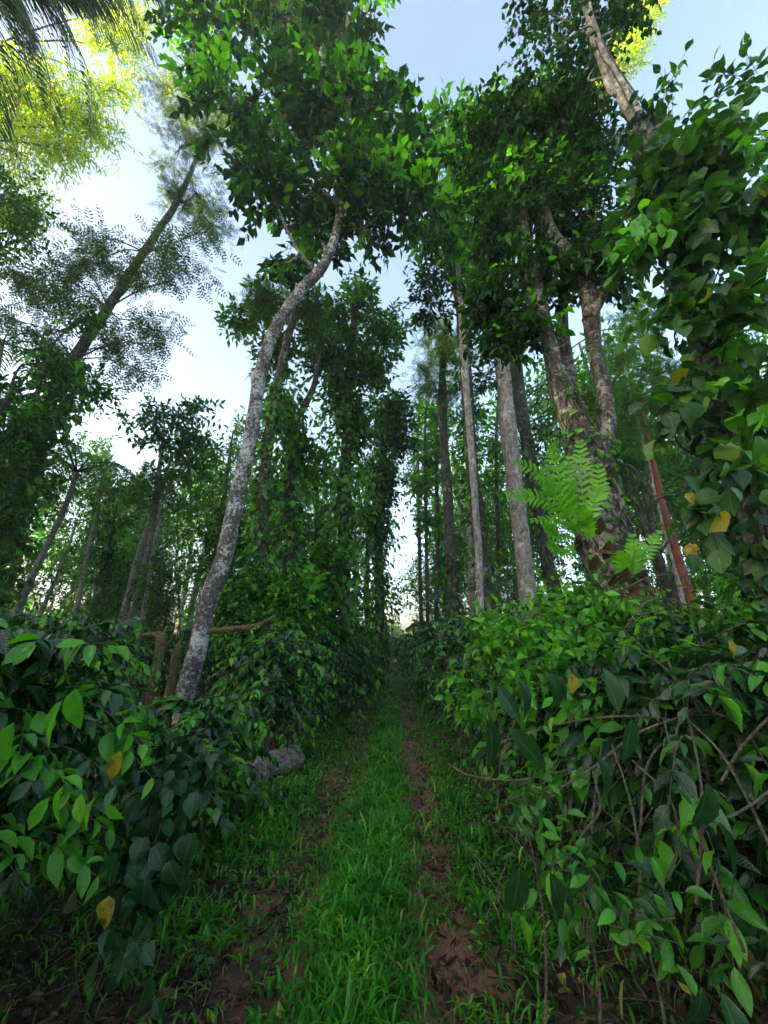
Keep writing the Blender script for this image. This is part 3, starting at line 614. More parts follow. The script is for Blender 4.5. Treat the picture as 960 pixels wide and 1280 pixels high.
for side in (-1, 1):
    sn = 'left' if side < 0 else 'right'
    lab_near = {0: f'first of the coffee bushes that close in on the {sn} of the path further along', 1: f'coffee bush halfway along the {sn} side of the green path'}
    for r in range(15):
        y = (9.4 if side < 0 else 7.9)+r*1.9; c = pcx(y); off = 1.35 if y < 12 else 1.15
        if y > 22: off = .95
        lab = lab_near.get(r, f'{ORD[r]} bush in the dark coffee row edging the {sn} side of the far path')
        bush_copy(c+side*(off+rg.uniform(0, .15)), y+rg.uniform(-.2, .2), rg.uniform(.98, 1.2), lab, r)
    for row in range(1, 6):
        for r in range(9):
            y = 6.0+row*.6+r*2.6; x = pcx(y)+side*(1.35+row*2.1+rg.uniform(-.3, .3))
            if row > 3 and y < 6: continue
            if side < 0 and 5.9 < y < 8.3 and row == 1: continue
            bush_copy(x, y+rg.uniform(-.4, .4), rg.uniform(.85, 1.15), f'{ORD[r]} coffee bush of the {ORD[row]} inner row back from the {sn} side of the path', r+row)
for (x, y), w in zip(((0.8, 31.5), (-.2, 33), (1.9, 33.0), (0.9, 35)), ('nearest', 'leftmost', 'rightmost', 'rearmost')):
    bush_copy(x+.3, y, 1.3, f'{w} of the four coffee bushes closing off the far end of the path', 1)
# unseen bushes added beside and behind the camera to shade the near corners
for i, (x, y) in enumerate(((-2.9, 1.2), (3.4, 1.0), (-1.9, -.6), (1.9, -.7), (-3.4, -1.5), (3.3, -1.6))):
    bush_copy(x, y, 1.0, f"{['first', 'second', 'third'][i//2]} added shading coffee bush {'left' if x < 0 else 'right'} of the viewer going backwards out of the picture", i)

# arching bare stems tangled in the right bush
rng = np.random.default_rng(21)
arcs = [[(835, 1010, 2.0), (850, 900, 2.0), (890, 890, 2.0), (960, 925, 1.95), (1010, 990, 1.9)], [(800, 1040, 2.0), (808, 960, 2.05), (835, 925, 2.1), (880, 918, 2.2)],
        [(620, 930, 2.3), (700, 905, 2.2), (790, 895, 2.1), (870, 905, 2.2)], [(660, 1010, 2.1), (740, 960, 2.0), (800, 915, 2.0), (900, 880, 2.1)],
        [(800, 1130, 1.9), (845, 1070, 1.85), (838, 1000, 1.9), (790, 950, 2.0)], [(830, 1030, 1.8), (900, 1025, 1.75), (960, 990, 1.7), (1010, 930, 1.7)],
        [(700, 1090, 2.0), (730, 1040, 2.0), (750, 1010, 2.0), (740, 960, 2.1)], [(790, 1200, 1.9), (800, 1100, 1.9), (790, 1010, 2.0), (765, 930, 2.1)],
        [(930, 1190, 1.7), (880, 1060, 1.75), (845, 960, 1.9), (830, 900, 2.0)], [(560, 955, 2.5), (590, 970, 2.4), (650, 975, 2.3), (720, 960, 2.2)],
        [(985, 1110, 1.7), (940, 1010, 1.75), (900, 940, 1.8), (860, 900, 1.9)], [(870, 1130, 1.8), (878, 1010, 1.8), (868, 930, 1.9), (850, 860, 2.0)],
        [(735, 1200, 2.1), (735, 1110, 2.1), (742, 1010, 2.1), (752, 930, 2.1)], [(900, 980, 1.8), (930, 930, 1.8), (980, 880, 1.8), (1020, 860, 1.8)]]
for a in arcs:
    pts = [P(*q) for q in a]; mktube('arching_stem', [tube(pts, [.006, .0055, .005, .0035, .003][:len(pts)], 5, 20, .03)], M['stem'], bushes[5])
rg2 = np.random.default_rng(9)
for k in range(34):
    x0, y0 = rg2.uniform(600, 960), rg2.uniform(930, 1210); Y = rg2.uniform(1.9, 2.6); dx, dy = rg2.uniform(-90, 90), rg2.uniform(-160, -60)
    pts = [P(x0, y0, Y), P(x0+dx*.3+rg2.uniform(-20, 20), y0+dy*.5, Y-.05), P(x0+dx, y0+dy, Y)]
    mktube('dry_stem', [tube(pts, [.0035, .003, .002], 4, 9)], M['stem'], bushes[6] if k % 2 else bushes[5])
def fixed_leaves(parent, lst, tm, mat, label=None):
    """single leaves the photograph shows: (px, py, Y, length, direction, facing)"""
    rj = np.random.default_rng(len(lst)*7+3)
    for px, py, Y, L, d, u in lst:
        R = frames(np.array([d], float)+.18*rj.standard_normal((1, 3)), np.array([u], float)+.3*rj.standard_normal((1, 3)))[0]; h = TPH.get(tm, TP[tm]); v, f, uv = h[int(rj.integers(0, len(h)))]; L *= rj.uniform(.8, 1.08); p = P(px+rj.uniform(-8, 8), py+rj.uniform(-12, 12), Y*rj.uniform(.97, 1.03))
        o = mk('leaf', v@R.T*L+p, f, mat, parent, uv=uv, smooth=True)
        if label: o['label'] = label
fixed_leaves(bushes[5], [(716, 830, 1.75, .09, (.15, 0, -1), (0, -1, .3))], 'oval', M['yellow'], 'yellow dying leaf among dark ones')
fixed_leaves(bushes[8], [(912, 788, 2.0, .09, (.35, 0, -1), (0, -1, .3))], 'oval', M['yellow'], 'yellow and brown withered leaf')
fixed_leaves(bushes[5], [(x, y, Y, L, (dx, -.1, -1), (dx*.5, -1, .45)) for x, y, Y, L, dx in
   [(622, 855, 1.75, .15, -.1), (640, 856, 1.75, .16, .1), (676, 843, 1.8, .16, 0), (695, 845, 1.8, .17, .35), (755, 845, 1.7, .16, .1), (612, 905, 1.8, .18, -.05), (628, 905, 1.8, .19, .1),
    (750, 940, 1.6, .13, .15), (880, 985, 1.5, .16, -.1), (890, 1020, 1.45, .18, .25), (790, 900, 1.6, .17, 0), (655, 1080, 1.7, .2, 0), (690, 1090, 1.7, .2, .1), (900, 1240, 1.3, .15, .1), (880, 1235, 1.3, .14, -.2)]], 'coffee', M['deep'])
fixed_leaves(bushes[0], [(x, y, Y, L, (dx, -.1, -1), (dx*.5, -1, .5)) for x, y, Y, L, dx in
   [(72, 868, 1.5, .16, -.25), (99, 866, 1.5, .16, .05), (10, 895, 1.4, .13, -.1), (150, 925, 1.6, .12, -.1), (80, 985, 1.5, .11, .1), (100, 990, 1.5, .10, .3), (118, 1003, 1.5, .10, 0), (130, 1003, 1.5, .09, .25),
    (62, 990, 1.5, .10, -.2)]], 'coffee', M['young'])

# ------------------------------------------------------------------ trees
def reseed(k):
    global rng
    rng = np.random.default_rng(k)
def tree(name, px_pts, bark, blobs, n, leaf, tmpl, mats, label, cat_='tree', extra=(), hero=0, sides=12, lump=.05, fine=.012, twigL=.5, K=7, clus=14, up=.25, droop=.4,
         tight=.33, kmix=.12, limb=.06, foot=None, group=None, flare=.25, seed=1, limb_mat=None, wild=.5, smooth=False):
    reseed(seed); pts, rad = trunkpath(px_pts)
    if foot is None or foot is not False: pts, rad = grounded(pts, rad, *(foot or (None, None)))
    root = empty(name, (pts[0][0], pts[0][1], float(gz(pts[0][0], pts[0][1]))), label=label, cat=cat_, group=group)
    mktube('trunk', [tube(pts, rad, sides, len(pts)*11, lump, seed, fine=fine, flare=flare)], bark, root)
    tips = list(pts[len(pts)//2:])
    for e in extra:
        ep, er = trunkpath(e); mktube('bough', [tube(ep, er, max(6, sides-2), len(ep)*9, lump, seed+7, fine=fine)], bark, root); tips += list(ep[1:])
    if blobs:
        lv, (A, B), CC = crown(blobs, n, leaf, twigL, K, clus, up, droop, tight, kmix, wild=wild)
        mktube('branches', limbs(tips, CC, limb), limb_mat or bark, root, kind='stuff')
        mk('twigs', *sticks(A, B, leaf*.025+.001, leaf*.012+.0005), M['twig'], root, kind='stuff')
        put_leaves(root, lv, tmpl, mats, hero=hero, minpx=9, smooth=smooth)
    return root, pts, rad

# leaning mottled tree left of the path with the big dark crown over the view
D_path = [(227, 885, 6.4, 27), (247, 812, 6.4, 26), (258, 760, 6.4, 25), (279, 700, 6.4, 23), (289, 655, 6.4, 22), (301, 600, 6.4, 21), (311, 560, 6.4, 20), (319, 510, 6.35, 19), (325, 470, 6.3, 18), (337, 428, 6.2, 17), (353, 396, 6.15, 16), (377, 362, 6.1, 15), (408, 325, 6.0, 13), (425, 260, 5.9, 10), (420, 170, 5.7, 8), (400, 60, 5.5, 6)]
Dt, Dp, Dr = tree('shade_tree', D_path, M['lichen_bark'],
    [blob(265, 20, 5.9, 62, 62), blob(350, 20, 5.6, 70, 70), blob(425, 40, 5.5, 52, 60), blob(305, 125, 5.8, 70, 60), blob(400, 130, 5.4, 80, 60), blob(465, 130, 5.5, 44, 45),
     blob(330, 220, 5.8, 62, 50), blob(400, 235, 5.7, 58, 50), blob(465, 220, 5.8, 62, 58), blob(520, 250, 6.0, 40, 45), blob(505, 190, 5.9, 50, 45), blob(400, 300, 6.1, 34, 26), blob(455, 285, 6.1, 40, 26), blob(350, -70, 5.5, 150, 50), blob(350, 330, 6.1, 20, 40)],
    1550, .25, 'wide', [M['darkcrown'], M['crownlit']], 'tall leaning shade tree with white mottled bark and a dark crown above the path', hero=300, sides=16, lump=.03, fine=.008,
    twigL=.7, K=9, clus=16, tight=.25, kmix=.2, limb=.05, flare=.15, seed=11, droop=.5, extra=[[(323, 490, 6.33, 10), (318, 476, 6.32, 11), (318, 462, 6.3, 10)], [(396, 340, 6.05, 6), (376, 318, 5.95, 5), (360, 290, 5.9, 4), (346, 255, 5.8, 3)]])
# bracket growths on its stem
# fern covered tree on the right: gnarled trunk, fork and heavy crown
G_path = [(812, 850, 3.9, 58), (790, 775, 3.9, 62), (762, 690, 3.9, 68), (742, 620, 3.9, 66), (736, 570, 3.9, 52), (720, 530, 3.9, 34), (700, 480, 3.9, 27), (684, 420, 3.9, 22), (668, 360, 3.85, 24), (655, 300, 3.8, 18), (650, 220, 3.8, 12)]
Gt, Gp, Gr = tree('forked_tree', G_path, M['gnarled_bark'],
    [blob(700, 140, 3.9, 60, 55), blob(640, 170, 3.9, 50, 50), blob(735, 190, 3.9, 42, 55), blob(600, 190, 4.0, 32, 38), blob(660, 240, 3.8, 70, 50), blob(730, 270, 3.8, 48, 55), blob(620, 290, 3.9, 40, 42),
     blob(690, 330, 3.8, 60, 40), blob(625, 370, 3.9, 38, 46), blob(660, 400, 3.8, 40, 30), blob(762, 330, 3.8, 32, 40), blob(640, 430, 3.9, 18, 22)],
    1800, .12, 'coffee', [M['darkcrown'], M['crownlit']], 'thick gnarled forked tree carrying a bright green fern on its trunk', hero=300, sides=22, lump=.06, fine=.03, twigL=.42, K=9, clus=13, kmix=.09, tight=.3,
    limb=.035, foot=(2.95, 3.55), flare=.3, seed=12, droop=.6,
    extra=[[(742, 600, 3.9, 32), (756, 545, 3.9, 28), (756, 500, 3.9, 24), (742, 430, 3.9, 20), (736, 370, 3.85, 25), (715, 330, 3.8, 22), (690, 295, 3.75, 19), (672, 240, 3.7, 14)],
           [(736, 400, 3.85, 20), (760, 350, 3.8, 12), (775, 290, 3.8, 8)], [(722, 545, 4.0, 22), (712, 480, 4.1, 19), (703, 400, 4.2, 15), (706, 330, 4.2, 10)]])
mktube('hanging_roots', vine_stems(Gp[1:8], Gr[1:8], 14, .014, .004)+vine_stems(Gp[2:8], Gr[2:8], 12, .009, .02)+vine_stems(Gp[1:5], Gr[1:5], 10, .02, .0), M['gnarled_bark'], Gt, kind='stuff')
reseed(71); gv = empty('creeper', (Gp[0][0]-.3, Gp[0][1]-.25, float(gz(Gp[0][0]-.3, Gp[0][1]-.25))), label='wisps of small leaved creeper climbing the gnarled forked trunk around the fern', cat='creeper')
lv = sleeve(Gp[1:8], [q*.95 for q in Gr[1:8]], 420, .075, 0, 1, .1, .4); mktube('stem', vine_stems(Gp[0:8], Gr[0:8], 3, .006, .015), M['twig'], gv, kind='stuff'); put_leaves(gv, lv, 'heart', [M['vine'], M['young']], hero=120)
# bright tree behind it joining both crowns
tree('tree', [(600, 740, 7.6, 10), (592, 600, 7.6, 10), (580, 450, 7.5, 10), (576, 380, 7.4, 8), (570, 300, 7.3, 6)], M['grey_bark'],
     [blob(560, 215, 7.0, 46, 42), blob(585, 285, 7.0, 42, 42), blob(545, 290, 7.0, 36, 32), blob(600, 160, 7.0, 30, 30), blob(572, 160, 7.0, 40, 30), blob(610, 330, 7.0, 36, 34)], 520, .26, 'simple', [M['crown'], M['crownlit']],
     'fresh green leafy tree bridging the two big crowns above the path', kmix=.5, twigL=.5, seed=13, limb=.04, foot=(1.75, 7.9))
# tree with dark round top (520-600, 300-400)
tree('vine_clad_tree', [(612, 760, 8.2, 19), (598, 650, 8.2, 18), (588, 560, 8.2, 17), (584, 480, 8.2, 16), (574, 380, 8.2, 12), (564, 330, 8.2, 9)], M['dark_bark'],
     [blob(545, 340, 8.2, 32, 26), blob(540, 380, 8.2, 26, 26), blob(580, 325, 8.2, 30, 26), blob(600, 360, 8.2, 22, 28)], 240, .20, 'simple', [M['darkcrown'], M['crown']],
     'dark slightly curved trunk with a small black green top left of the pale straight trunk', seed=14, limb=.04, lump=.06)
# pale straight trunk and neighbour
T1, T1p, T1r = tree('shade_tree', [(668, 800, 8.4, 27), (660, 740, 8.4, 25), (648, 640, 8.4, 23), (637, 550, 8.4, 22), (628, 460, 8.4, 21), (618, 380, 8.4, 15)], M['grey_bark'],
     [blob(600, 470, 8.6, 30, 30), blob(612, 420, 8.6, 30, 34), blob(640, 400, 8.6, 26, 26)], 160, .2, 'simple', [M['crown'], M['crownlit']], 'straight pale grey trunk standing left of the fern covered tree', seed=15, lump=.025, flare=.4, limb=.03)
tree('shade_tree', [(697, 770, 9.6, 20), (682, 690, 9.6, 19), (663, 580, 9.6, 18), (650, 500, 9.6, 18), (640, 420, 9.6, 15)], M['dark_bark'],
     [blob(690, 480, 9.6, 26, 30), blob(650, 400, 9.6, 30, 24), blob(680, 530, 9.6, 20, 24)], 120, .2, 'simple', [M['crown'], M['crownlit']], 'brown trunk with peeling bark directly behind the pale straight trunk', seed=16, limb=.03)
tree('shade_tree', [(568, 800, 10.5, 18), (564, 700, 10.5, 16), (558, 600, 10.5, 14), (553, 500, 10.5, 12), (555, 440, 10.5, 9), (560, 400, 10.5, 6)], M['dark_bark'],
     [blob(550, 420, 10.5, 26, 24), blob(568, 450, 10.5, 24, 24), blob(560, 490, 10.5, 26, 20), blob(535, 470, 10.5, 18, 26)], 300, .26, 'featherlow', [M['far'], M['goldlit']], 'slender dark trunk with light green feathery top right of the path gap', seed=17, limb=.03, kmix=.3)
for k, (a, b_, Y, w, lab) in enumerate([(535, 533, 14, 6, 'thinnest dark trunk just right of the bright gap over the path'), (545, 547, 15, 7, 'thin dark trunk beside the thinnest one right of the bright gap'), (592, 588, 13, 9, 'slim grey trunk between the two dark trunks right of the path'), (625, 622, 15, 7, 'slim distant trunk just left of the pale straight trunk'), (527, 524, 18, 6, 'far slim trunk at the right edge of the bright gap')]):
    tree('slim_tree', [(a, 790, Y, w), (b_, 680, Y, w*.9), (b_-2, 560, Y, w*.7), (b_, 500, Y, w*.4)], M['dark_bark'] if k != 2 else M['grey_bark'],
         [blob(b_, 560, Y, 15, 22), blob(b_+6, 520, Y, 14, 20), blob(b_-6, 600, Y, 13, 18), blob(b_+3, 650, Y, 12, 18)], 110, .3, 'simple', [M['far'], M['crownlit']], lab, seed=40+k, sides=7, limb=.02)

# ---- centre left: columns wrapped in climbers
def pepper(pts, rad, n, leaf, out, label, hero=0, lo=0, hi=1, kmix=.25, loc=None, group='pepper vines climbing the shade trees', tmpl='heart', seed=5, k=4, mats=None):
    reseed(seed); b = pts[0]; root = empty('pepper_vine', (b[0]+.15, b[1]-.1, float(gz(b[0], b[1]))), label=label, cat='vine', group=group)
    lv = sleeve(pts, rad, n, leaf, lo, hi, out, kmix)
    mktube('stem', vine_stems(pts, rad, k, .008, .012, hi), M['twig'], root, kind='stuff')
    put_leaves(root, lv, tmpl, mats or [M['vine'], M['young']], hero=hero); return root
E1, p, r = tree('shade_tree', [(432, 790, 10, 17), (430, 700, 10, 16), (432, 600, 10, 15), (436, 500, 10, 13), (442, 400, 10, 9), (446, 365, 10, 6)], M['dark_bark'],
     [blob(405, 400, 10, 28, 30), blob(450, 380, 10, 30, 26), blob(482, 410, 10, 26, 28), blob(430, 440, 10, 34, 34), blob(470, 460, 10, 24, 30), blob(420, 500, 10, 26, 34), blob(450, 530, 10, 24, 30), blob(395, 450, 10, 20, 26)], 900, .24, 'simple', [M['far'], M['crown']],
     'tall rounded green tree in the centre left of the path wrapped in climbers', seed=18, limb=.04, kmix=.2)
pepper(p, r, 3400, .20, .55, 'thick curtain of leafy vine on the central column tree left of the path', seed=61, hi=.75, tmpl='wide', kmix=.5)  # larger share of bright leaves stands in for light on the column
E2, p, r = tree('shade_tree', [(362, 800, 8.6, 16), (362, 700, 8.6, 15), (362, 600, 8.6, 14), (364, 525, 8.6, 12), (350, 495, 8.6, 8), (346, 440, 8.6, 6)], M['dark_bark'],
     [blob(345, 440, 8.6, 24, 34), blob(385, 560, 8.6, 22, 30), blob(395, 410, 8.6, 18, 24), blob(330, 380, 8.8, 30, 26), blob(300, 400, 8.8, 22, 22)], 360, .22, 'simple', [M['far'], M['crown']], 'dark forked tree with a bare curved bough right of the leaning mottled trunk', seed=19, limb=.035,
     extra=[[(364, 530, 8.6, 11), (378, 512, 8.6, 10), (393, 480, 8.6, 8), (399, 440, 8.6, 6), (402, 400, 8.6, 5)]])
pepper(p, r, 2400, .19, .45, 'dense vine on the dark forked tree behind the leaning mottled trunk', seed=62, hi=.9, tmpl='wide', kmix=.4)
E3, p, r = tree('shade_tree', [(472, 800, 12.5, 13), (473, 700, 12.5, 12), (477, 600, 12.5, 11), (482, 520, 12.5, 9), (484, 495, 12.5, 6)], M['dark_bark'],
     [blob(490, 510, 12.5, 22, 24), blob(494, 550, 12.5, 20, 26), blob(478, 600, 12.5, 18, 30), blob(468, 650, 12.5, 16, 26)], 560, .24, 'simple', [M['crown'], M['far']], 'narrow dark columnar tree standing left of the bright gap over the path', seed=20, limb=.03, foot=(-1.15, 12.5))
pepper(p, r, 2000, .2, .45, 'vine hanging on the narrow dark columnar tree', seed=63, tmpl='wide', hi=.85)
E4, p, r = tree('shade_tree', [(322, 800, 7.6, 16), (325, 700, 7.6, 15), (332, 580, 7.6, 14), (344, 500, 7.6, 13), (358, 430, 7.6, 11), (372, 385, 7.6, 9)], M['dark_bark'],
     [blob(380, 380, 7.6, 24, 18), blob(335, 375, 7.8, 26, 18)], 120, .2, 'featherlow', [M['feather'], M['far']], 'dark trunk wrapped in leaves running up behind the leaning mottled trunk', seed=21, limb=.03)
pepper(p, r, 1400, .15, .25, 'vine with small leaves on the dark trunk behind the leaning mottled one', seed=64, hi=.72, tmpl='wide', kmix=.4)
for k, (px, Y, top, wx, lab) in enumerate([(460, 15, 560, 22, 'leafy tree filling the gap between the central column tree and the narrow dark one'), (395, 12, 560, 24, 'leafy tree between the dark forked tree and the central column tree'),
                                      (340, 11, 590, 22, 'leafy tree low behind the leaning mottled trunk'), (290, 13, 640, 26, 'rounded green tree left of the leaning mottled trunk'), (398, 9.4, 690, 24, 'young bushy tree hung with small vines left of the path'), (368, 7.3, 735, 26, 'glossy leafed young tree right behind the tall coffee bush'), (310, 7.4, 730, 30, 'bushy green sapling right of the mottled trunk')]):
    tree('young_tree', [(px, 800, Y, 9), (px-2, 720, Y, 8), (px, (top+800)/2, Y, 6), (px+2, top+10, Y, 4)], M['dark_bark'],
         [blob(px+rx, y, Y, wx, 28) for rx, y in [(0, 800), (-8, 770), (10, 740), (-6, (top+770)/2), (8, (top+750)/2-15), (0, top+25), (-12, top+45)] if y > top], 360 if Y > 8 else 520, .17 if Y > 8 else .12, 'oval', [M['crown'], M['young'] if Y < 8 else M['crownlit']], lab, seed=50+k, limb=.02, kmix=.4, sides=7, twigL=.45)

for nm, pp, n_, lf, hi_, lb, sd in ((None, [(612, 760, 8.2, 19), (598, 650, 8.2, 18), (588, 560, 8.2, 17), (584, 480, 8.2, 16), (574, 380, 8.2, 12)], 620, .15, .95, 'patchy leafy climber on the slightly curved dark trunk left of the pale one', 66),
    (None, [(697, 770, 9.6, 20), (682, 690, 9.6, 19), (663, 580, 9.6, 18), (650, 500, 9.6, 18)], 420, .16, .9, 'climber with scattered leaves on the brown trunk behind the pale one', 67),
    (None, [(568, 800, 10.5, 18), (564, 700, 10.5, 16), (558, 600, 10.5, 14)], 500, .17, .7, 'climber around the foot of the slender dark trunk near the path gap', 68)):
    p, r = trunkpath(pp); p, r = grounded(p, r); pepper(p, r, n_, lf, .2, lb, seed=sd, hi=hi_, tmpl='wide', kmix=.2)
# ---- leaning feathery tree far left with climbers
B_path = [(-10, 700, 7.2, 21), (20, 600, 7.2, 20), (52, 520, 7.2, 18), (92, 450, 7.3, 15), (135, 385, 7.4, 12), (180, 315, 7.5, 10), (222, 250, 7.6, 8), (250, 185, 7.7, 5), (262, 130, 7.8, 3)]
Bt, Bp, Br = tree('silver_oak', B_path, M['dark_bark'],
    [blob(215, 110, 7.8, 26, 22), blob(250, 130, 7.8, 34, 30), blob(225, 185, 7.7, 36, 28), blob(268, 180, 7.7, 26, 28), blob(245, 240, 7.7, 38, 28), blob(212, 240, 7.6, 20, 22), blob(265, 280, 7.7, 20, 20)], 620, .20, 'featherlow', [M['feather'], M['goldlit']],
    'leaning feathery silver oak with a thin dark trunk at the upper left', seed=22, kmix=.22, limb=.03, twigL=.45, K=6, clus=9, tight=.36, flare=.1)
reseed(77)
sp = [(100, 330, 44, 22), (135, 320, 30, 16), (170, 345, 34, 16), (215, 350, 38, 16), (228, 320, 24, 18), (80, 380, 44, 22), (40, 350, 40, 22), (170, 400, 38, 20), (200, 430, 20, 12), (150, 440, 34, 20), (60, 430, 40, 22), (120, 300, 26, 14), (170, 460, 22, 14), (20, 400, 34, 22), (250, 290, 26, 12)]
lv, (A, B), CC = crown([blob(a, b, 7.3+.02*(a % 7), c, d) for a, b, c, d in sp], 420, .36, .8, 6, 5, .0, .6, .36, 0)
mktube('branches', limbs(Bp[3:7], CC, .022), M['twig'], Bt, kind='stuff'); put_leaves(Bt, lv, 'featherlow', [M['feather'], M['feather']], hero=0, bulk='spray')
pepper(Bp[:5], Br[:5], 2600, .15, .42, 'thick leafy vine on the foot of the leaning feathery silver oak at the left edge', seed=65, tmpl='heart', hero=120)
tree('broadleaf_tree', [(-60, 760, 6.4, 16), (-50, 640, 6.4, 15), (-20, 560, 6.4, 12), (10, 500, 6.4, 9)], M['dark_bark'],
     [blob(-5, 500, 6.4, 34, 34), blob(25, 530, 6.4, 36, 36), blob(0, 590, 6.4, 36, 44), blob(0, 660, 6.4, 30, 40), blob(95, 400, 7.0, 22, 18), blob(112, 492, 7.0, 28, 24), blob(60, 455, 6.8, 26, 20)], 520, .15, 'simple', [M['crown'], M['crownlit']],
     'dense dark broadleaf mass at the left edge below the feathery silver oak', seed=23, limb=.03, foot=(-6.3, 6.2))
# golden crown top left
tree('silver_oak', [(-330, 760, 8.5, 22), (-260, 560, 8.5, 20), (-160, 350, 8.5, 17), (-80, 180, 8.5, 12), (-20, 60, 8.5, 8)], M['dark_bark'],
     [blob(145, 60, 9.3, 34, 40), blob(140, 110, 9.3, 24, 26), blob(100, 150, 9.3, 40, 36), blob(60, 160, 9.2, 50, 45), blob(20, 190, 9.2, 50, 40), blob(70, 185, 9.2, 34, 18), blob(60, 120, 9.2, 60, 40), blob(10, 130, 9, 50, 50), blob(170, 20, 9.3, 30, 20)], 2300, .24, 'slim', [M['goldlit'], M['goldlit']],
     'golden yellow sunlit feathery crown at the upper left corner', seed=24, limb=.04, twigL=.6, foot=(-14.5, 8.5), droop=.8, K=6)
tree('silver_oak', [(1000, 700, 9, 16), (945, 560, 9, 14), (880, 400, 9, 12), (815, 230, 9, 9), (775, 110, 9, 7), (768, 30, 9, 5)], M['red_bark'],
     [blob(800, 25, 9, 18, 26), blob(770, 80, 9, 20, 22), blob(752, 115, 9, 16, 18), blob(790, 60, 9, 14, 20), blob(815, 5, 9, 14, 18)], 420, .24, 'slim', [M['goldlit'], M['goldlit']],
     'sunlit golden crown glimpsed behind the scaly pale bough at the upper right', seed=34, limb=.03, twigL=.5, foot=(9.4, 9))
tree('broadleaf_tree', [(-380, 720, 7.8, 20), (-260, 520, 7.8, 18), (-120, 380, 7.8, 12), (-20, 310, 7.8, 8)], M['dark_bark'],
     [blob(0, 250, 7.8, 44, 26), blob(20, 290, 7.8, 34, 22), blob(-10, 320, 7.8, 30, 20), blob(30, 265, 7.8, 24, 20)], 420, .17, 'simple', [M['crown'], M['goldlit']], 'dark leafy bough with yellow tips hanging in at the left edge', seed=25, limb=.03, foot=(-12.8, 7.8), kmix=.25)

# ---- palm hanging in at the top left corner
def frond(pts, rad, nl, leafl, w, bark, mat, parent, name='frond', sweep=.7, hang=.5, seed=0):
    rg = np.random.default_rng(seed); c, r = spline(pts, rad, 24); tn = norm(np.gradient(c, axis=0)); V, F = tube(pts, rad, 5, 24); VV, FF = [V], [tri(F)]; n = len(V); MI = [np.zeros(len(FF[0]), int)]
    for i in range(nl):
        s = (.12+.87*i/nl)*22.9; j = int(s); p = c[j]+(c[j+1]-c[j])*(s-j); t = tn[j]; sd = norm(np.cross(t, [0, 0, 1.])+1e-6); u = i/nl; L = leafl*math.sin(math.pi*(.15+.78*u))*rg.uniform(.88, 1.08)
        for q in (-1, 1):
            d = norm(sd*q+t*sweep+.08*rg.standard_normal(3)); d2 = norm(d+np.array([0, 0, -hang])); nn = norm(np.cross(d, t))*w
            wv = norm(t-d*(t@d))*w*(1-.5*abs(2*u-1))
            a, b, e = p, p+d*L*.5, p+d*L*.5+d2*L*.5
            VV.append(np.array([a-wv*.3, a+wv*.3, b-wv, b+wv, e])); FF.append(np.array([[0, 1, 3], [0, 3, 2], [2, 3, 4]])+n); n += 5; MI.append(np.ones(3, int))
    return mk(name, np.concatenate(VV), np.concatenate(FF), [bark, mat], parent, mi=np.concatenate(MI))
reseed(30)
palm_foot = np.array([-5.4, 3.4, float(gz(-5.4, 3.4))]); palm_top = P(-100, 10, 3.6)
palm = empty('palm', palm_foot, label='dark palm with drooping pinnate fronds filling the top left corner', cat='palm')
mktube('trunk', [tube([palm_foot-[0, 0, .1], (palm_foot*.6+palm_top*.4)+[.1, 0, 0], palm_top], [.16, .12, .10], 12, 30, .02, 3, flare=.3)], M['pole_bark'], palm)
for k, ends in enumerate([[(-20, -60, 3.6), (60, 0, 3.7), (110, 90, 3.8), (112, 172, 3.9)], [(-20, -70, 3.6), (90, -30, 3.7), (160, 30, 3.8), (200, 78, 3.9)], [(-40, -40, 3.6), (30, 20, 3.5), (60, 90, 3.6), (62, 150, 3.6)], [(-50, -10, 3.6), (0, 40, 3.6), (20, 90, 3.6), (24, 130, 3.7)],
    [(-20, -100, 3.6), (100, -80, 3.6), (180, -30, 3.7), (210, 10, 3.8)], [(-60, 0, 3.6), (-10, 60, 3.6), (0, 120, 3.7), (-4, 170, 3.7)], [(-20, -90, 3.8), (60, -40, 4), (120, 20, 4.1), (150, 70, 4.2)], [(-30, -50, 3.9), (40, -10, 4.1), (80, 40, 4.2), (90, 110, 4.3)], [(-20, -120, 3.5), (70, -120, 3.5), (130, -60, 3.6), (150, 10, 3.6)],
    [(-40, -70, 4.0), (10, -10, 4.2), (40, 40, 4.4), (45, 90, 4.5)], [(-40, -90, 4.1), (50, -60, 4.3), (100, -10, 4.5), (120, 50, 4.6)], [(-60, -40, 3.5), (-20, 0, 3.4), (20, 40, 3.4), (40, 100, 3.5)], [(0, -60, 3.7), (40, -20, 3.8), (80, 20, 3.9), (84, 70, 4.0)], [(0, -80, 3.9), (90, -70, 4.0), (150, -10, 4.1), (178, 40, 4.2)], [(-30, -20, 3.8), (10, 20, 3.9), (40, 60, 4.0), (50, 120, 4.1)], [(-40, 20, 3.9), (-20, 60, 4.0), (0, 90, 4.0), (10, 150, 4.0)], [(0, -110, 4.2), (90, -110, 4.4), (160, -60, 4.5), (185, 0, 4.6)]]):
    pts = [palm_top]+[P(*e) for e in ends]
    frond(pts, [.02, .016, .011, .007, .003], 50, .70, .042, M['twig'], M['palmleaf'], palm, seed=k)

rp = np.random.default_rng(44)
for k in range(16):
    tx, ty = rp.uniform(-10, 185), 0; ty = rp.uniform(20, 110)*(1-.4*max(tx, 0)/185); Y = rp.uniform(3.7, 4.8); mx, my = tx*.55-20, ty-rp.uniform(90, 150)
    pts = [palm_top, P(mx*.4-40, my*.6-10, (3.6+Y)/2), P(mx, my, Y), P((mx+tx)/2+18, (my+ty)/2-25, Y), P(tx, ty, Y)]; frond(pts, [.02, .016, .011, .007, .003], 44, .75, .05, M['twig'], M['palmleaf'], palm, seed=60+k)
